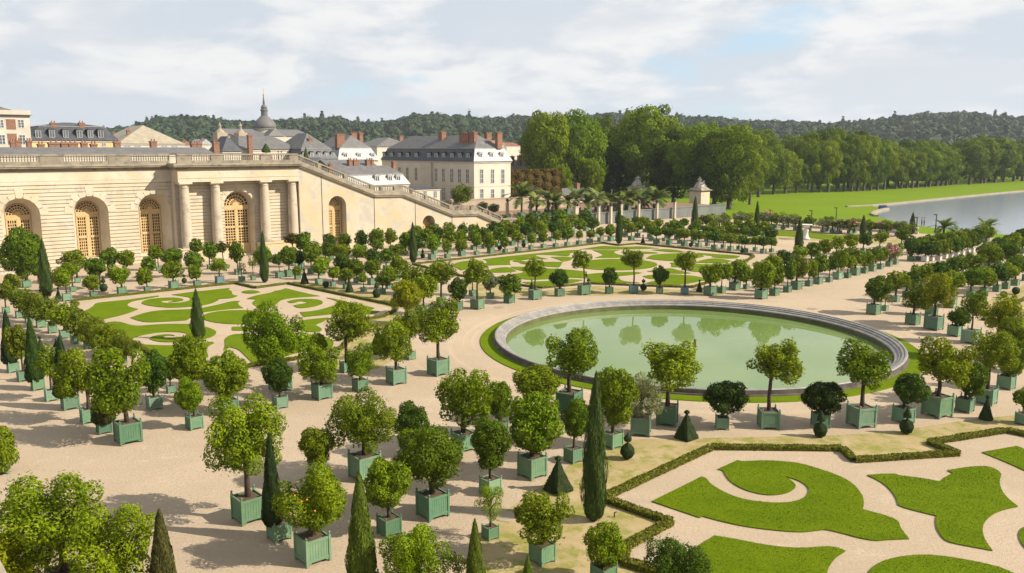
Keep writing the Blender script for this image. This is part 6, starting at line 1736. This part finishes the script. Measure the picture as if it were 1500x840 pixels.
hb.add(vs, fs_); tag(hb.build('hills', M['earth'], smooth=True), kind='structure')
rng = np.random.default_rng(77)
PP = []; QQ = []; TT = []
nt_ = 5200
for k in range(nt_):
    x = rng.uniform(-150, 1650)
    if k < 1500: Y = rng.uniform(YR - 90, YR + 30)
    else: Y = YF + (YR - YF) * rng.uniform(0, 1) ** .8
    X = (x - 750) / FPX * Y; z0 = hill_z(x, Y)
    r = rng.uniform(3.5, 7.5); hgt = rng.uniform(.7, 1.2) * r
    con = rng.uniform() < .03
    n = 46
    d = sphere_pts(n, rng); d[:, 2] = np.abs(d[:, 2]) * 1.2 - .35
    lump = rng.uniform(.72, 1.05, n)
    if con: r *= .6; hgt *= 1.7
    w_ = (1 - np.clip(d[:, 2], 0, 1)) if con else 1.0
    P = np.stack([X + d[:, 0] * r * lump * w_, Y + d[:, 1] * r * lump * w_, z0 + 3 + (d[:, 2] + .35) * hgt * lump], 1)
    PP.append(P); QQ.append(d); TT.append(np.full(n, rng.uniform(.1, .9)) * .8 + rng.uniform(0, .12, n))
me = leaf_mesh('far_wood', np.vstack(PP), np.vstack(QQ), 4.4, rng, M['needle'], width=.85, jit=.2, tint=np.concatenate(TT))
o = link('far_wood', me); o.color = (.030, .052, .017, 1)
tag(o, 'dark wooded hills closing the horizon', 'forest', kind='stuff')

# ------------------------------------------------------------------ haze
hz = MB().bb(-2600, 2600, -60, 2400, -2.0, 130).mesh('haze', None)
m_, nt, out = nodes('haze')
pv = nt.nodes.new('ShaderNodeVolumePrincipled'); pv.inputs['Color'].default_value = (.86, .92, 1, 1); pv.inputs['Density'].default_value = .00011; pv.inputs['Anisotropy'].default_value = .2
nt.links.new(pv.outputs[0], out.inputs['Volume'])
hz.materials.append(m_)
tag(link('haze', hz), kind='stuff')

# ------------------------------------------------------------------ light, sky, camera
SUN_EL, SUN_AZ = R(36), R(11)          # sun from +X (the picture's right), slightly in front of the camera's side
sd = Vector((math.cos(SUN_EL) * math.cos(SUN_AZ), -math.cos(SUN_EL) * math.sin(SUN_AZ), math.sin(SUN_EL)))
L = bpy.data.lights.new('sun', 'SUN'); L.energy = 4.8; L.angle = R(.55); L.color = (1.0, .92, .79)
lo = bpy.data.objects.new('sun', L); COL.objects.link(lo); lo.rotation_euler = sd.to_track_quat('Z', 'Y').to_euler()

W = bpy.data.worlds.new('World'); SC.world = W; W.use_nodes = True
nt = W.node_tree; nt.nodes.clear()
wo = nt.nodes.new('ShaderNodeOutputWorld'); bg = nt.nodes.new('ShaderNodeBackground'); bg.inputs[1].default_value = .094
sky = nt.nodes.new('ShaderNodeTexSky'); sky.sky_type = 'NISHITA'; sky.sun_disc = False; sky.sun_elevation = SUN_EL
sky.sun_rotation = math.atan2(sd.x, sd.y)
tc = nt.nodes.new('ShaderNodeTexCoord'); sep = nt.nodes.new('ShaderNodeSeparateXYZ'); nt.links.new(tc.outputs['Generated'], sep.inputs[0])
def math_(op, a, b_=None):
    n = nt.nodes.new('ShaderNodeMath'); n.operation = op
    for i, v in enumerate((a, b_)):
        if v is None: continue
        if isinstance(v, bpy.types.NodeSocket): nt.links.new(v, n.inputs[i])
        else: n.inputs[i].default_value = v
    return n.outputs[0]
zz = math_('ADD', math_('MAXIMUM', sep.outputs[2], 0.0), .26)
cx_ = nt.nodes.new('ShaderNodeCombineXYZ'); nt.links.new(math_('DIVIDE', sep.outputs[0], zz), cx_.inputs[0]); nt.links.new(math_('DIVIDE', sep.outputs[1], zz), cx_.inputs[1])
v = cx_.outputs[0]
n1 = noise(nt, 1.15, 8, .54, v, .3); n2 = noise(nt, 2.3, 7, .55, v, .25); n3 = noise(nt, .75, 4, .5, v)
dens = math_('ADD', math_('MULTIPLY', n1, .72), math_('MULTIPLY', n3, .28))
cover = ramp(nt, dens, .39, .465)
lightc = mixc(nt, ramp(nt, n2, .42, .58), (3.9, 4.25, 4.7), (5.4, 5.42, 5.38))
lightc = mixc(nt, ramp(nt, dens, .50, .60), lightc, (4.15, 4.42, 4.75))
skyc = mixc(nt, .7, sky.outputs[0], (3.3, 4.45, 5.5))
col = mixc(nt, cover, skyc, lightc)
hzf = ramp(nt, sep.outputs[2], .0, .09)
col = mixc(nt, math_('MULTIPLY', math_('SUBTRACT', 1.0, hzf), .55), col, (3.9, 4.3, 4.75))
nt.links.new(col, bg.inputs[0]); nt.links.new(bg.outputs[0], wo.inputs[0])

cam = bpy.data.cameras.new('camera'); co = bpy.data.objects.new('camera', cam); COL.objects.link(co)
co.location = (0, 0, EYE); co.rotation_euler = (math.pi / 2 - PITCH, 0, 0)
cam.sensor_width = 36; cam.lens = FPX / 1500 * 36; cam.clip_start = .1; cam.clip_end = 12000
SC.camera = co
SC.view_settings.view_transform = 'Standard'; SC.view_settings.look = 'None'; SC.view_settings.gamma = 1; SC.view_settings.exposure = .85
SC.render.engine = 'CYCLES'
SC.cycles.max_bounces = 6; SC.cycles.diffuse_bounces = 2; SC.cycles.glossy_bounces = 3; SC.cycles.transmission_bounces = 3; SC.cycles.volume_bounces = 0
SC.cycles.use_denoising = True
try: SC.cycles.denoiser = 'OPENIMAGEDENOISE'
except Exception: pass
print('potted', {k: len(v_) for k, v_ in ROWS.items()}, sum(len(v_) for v_ in ROWS.values()))
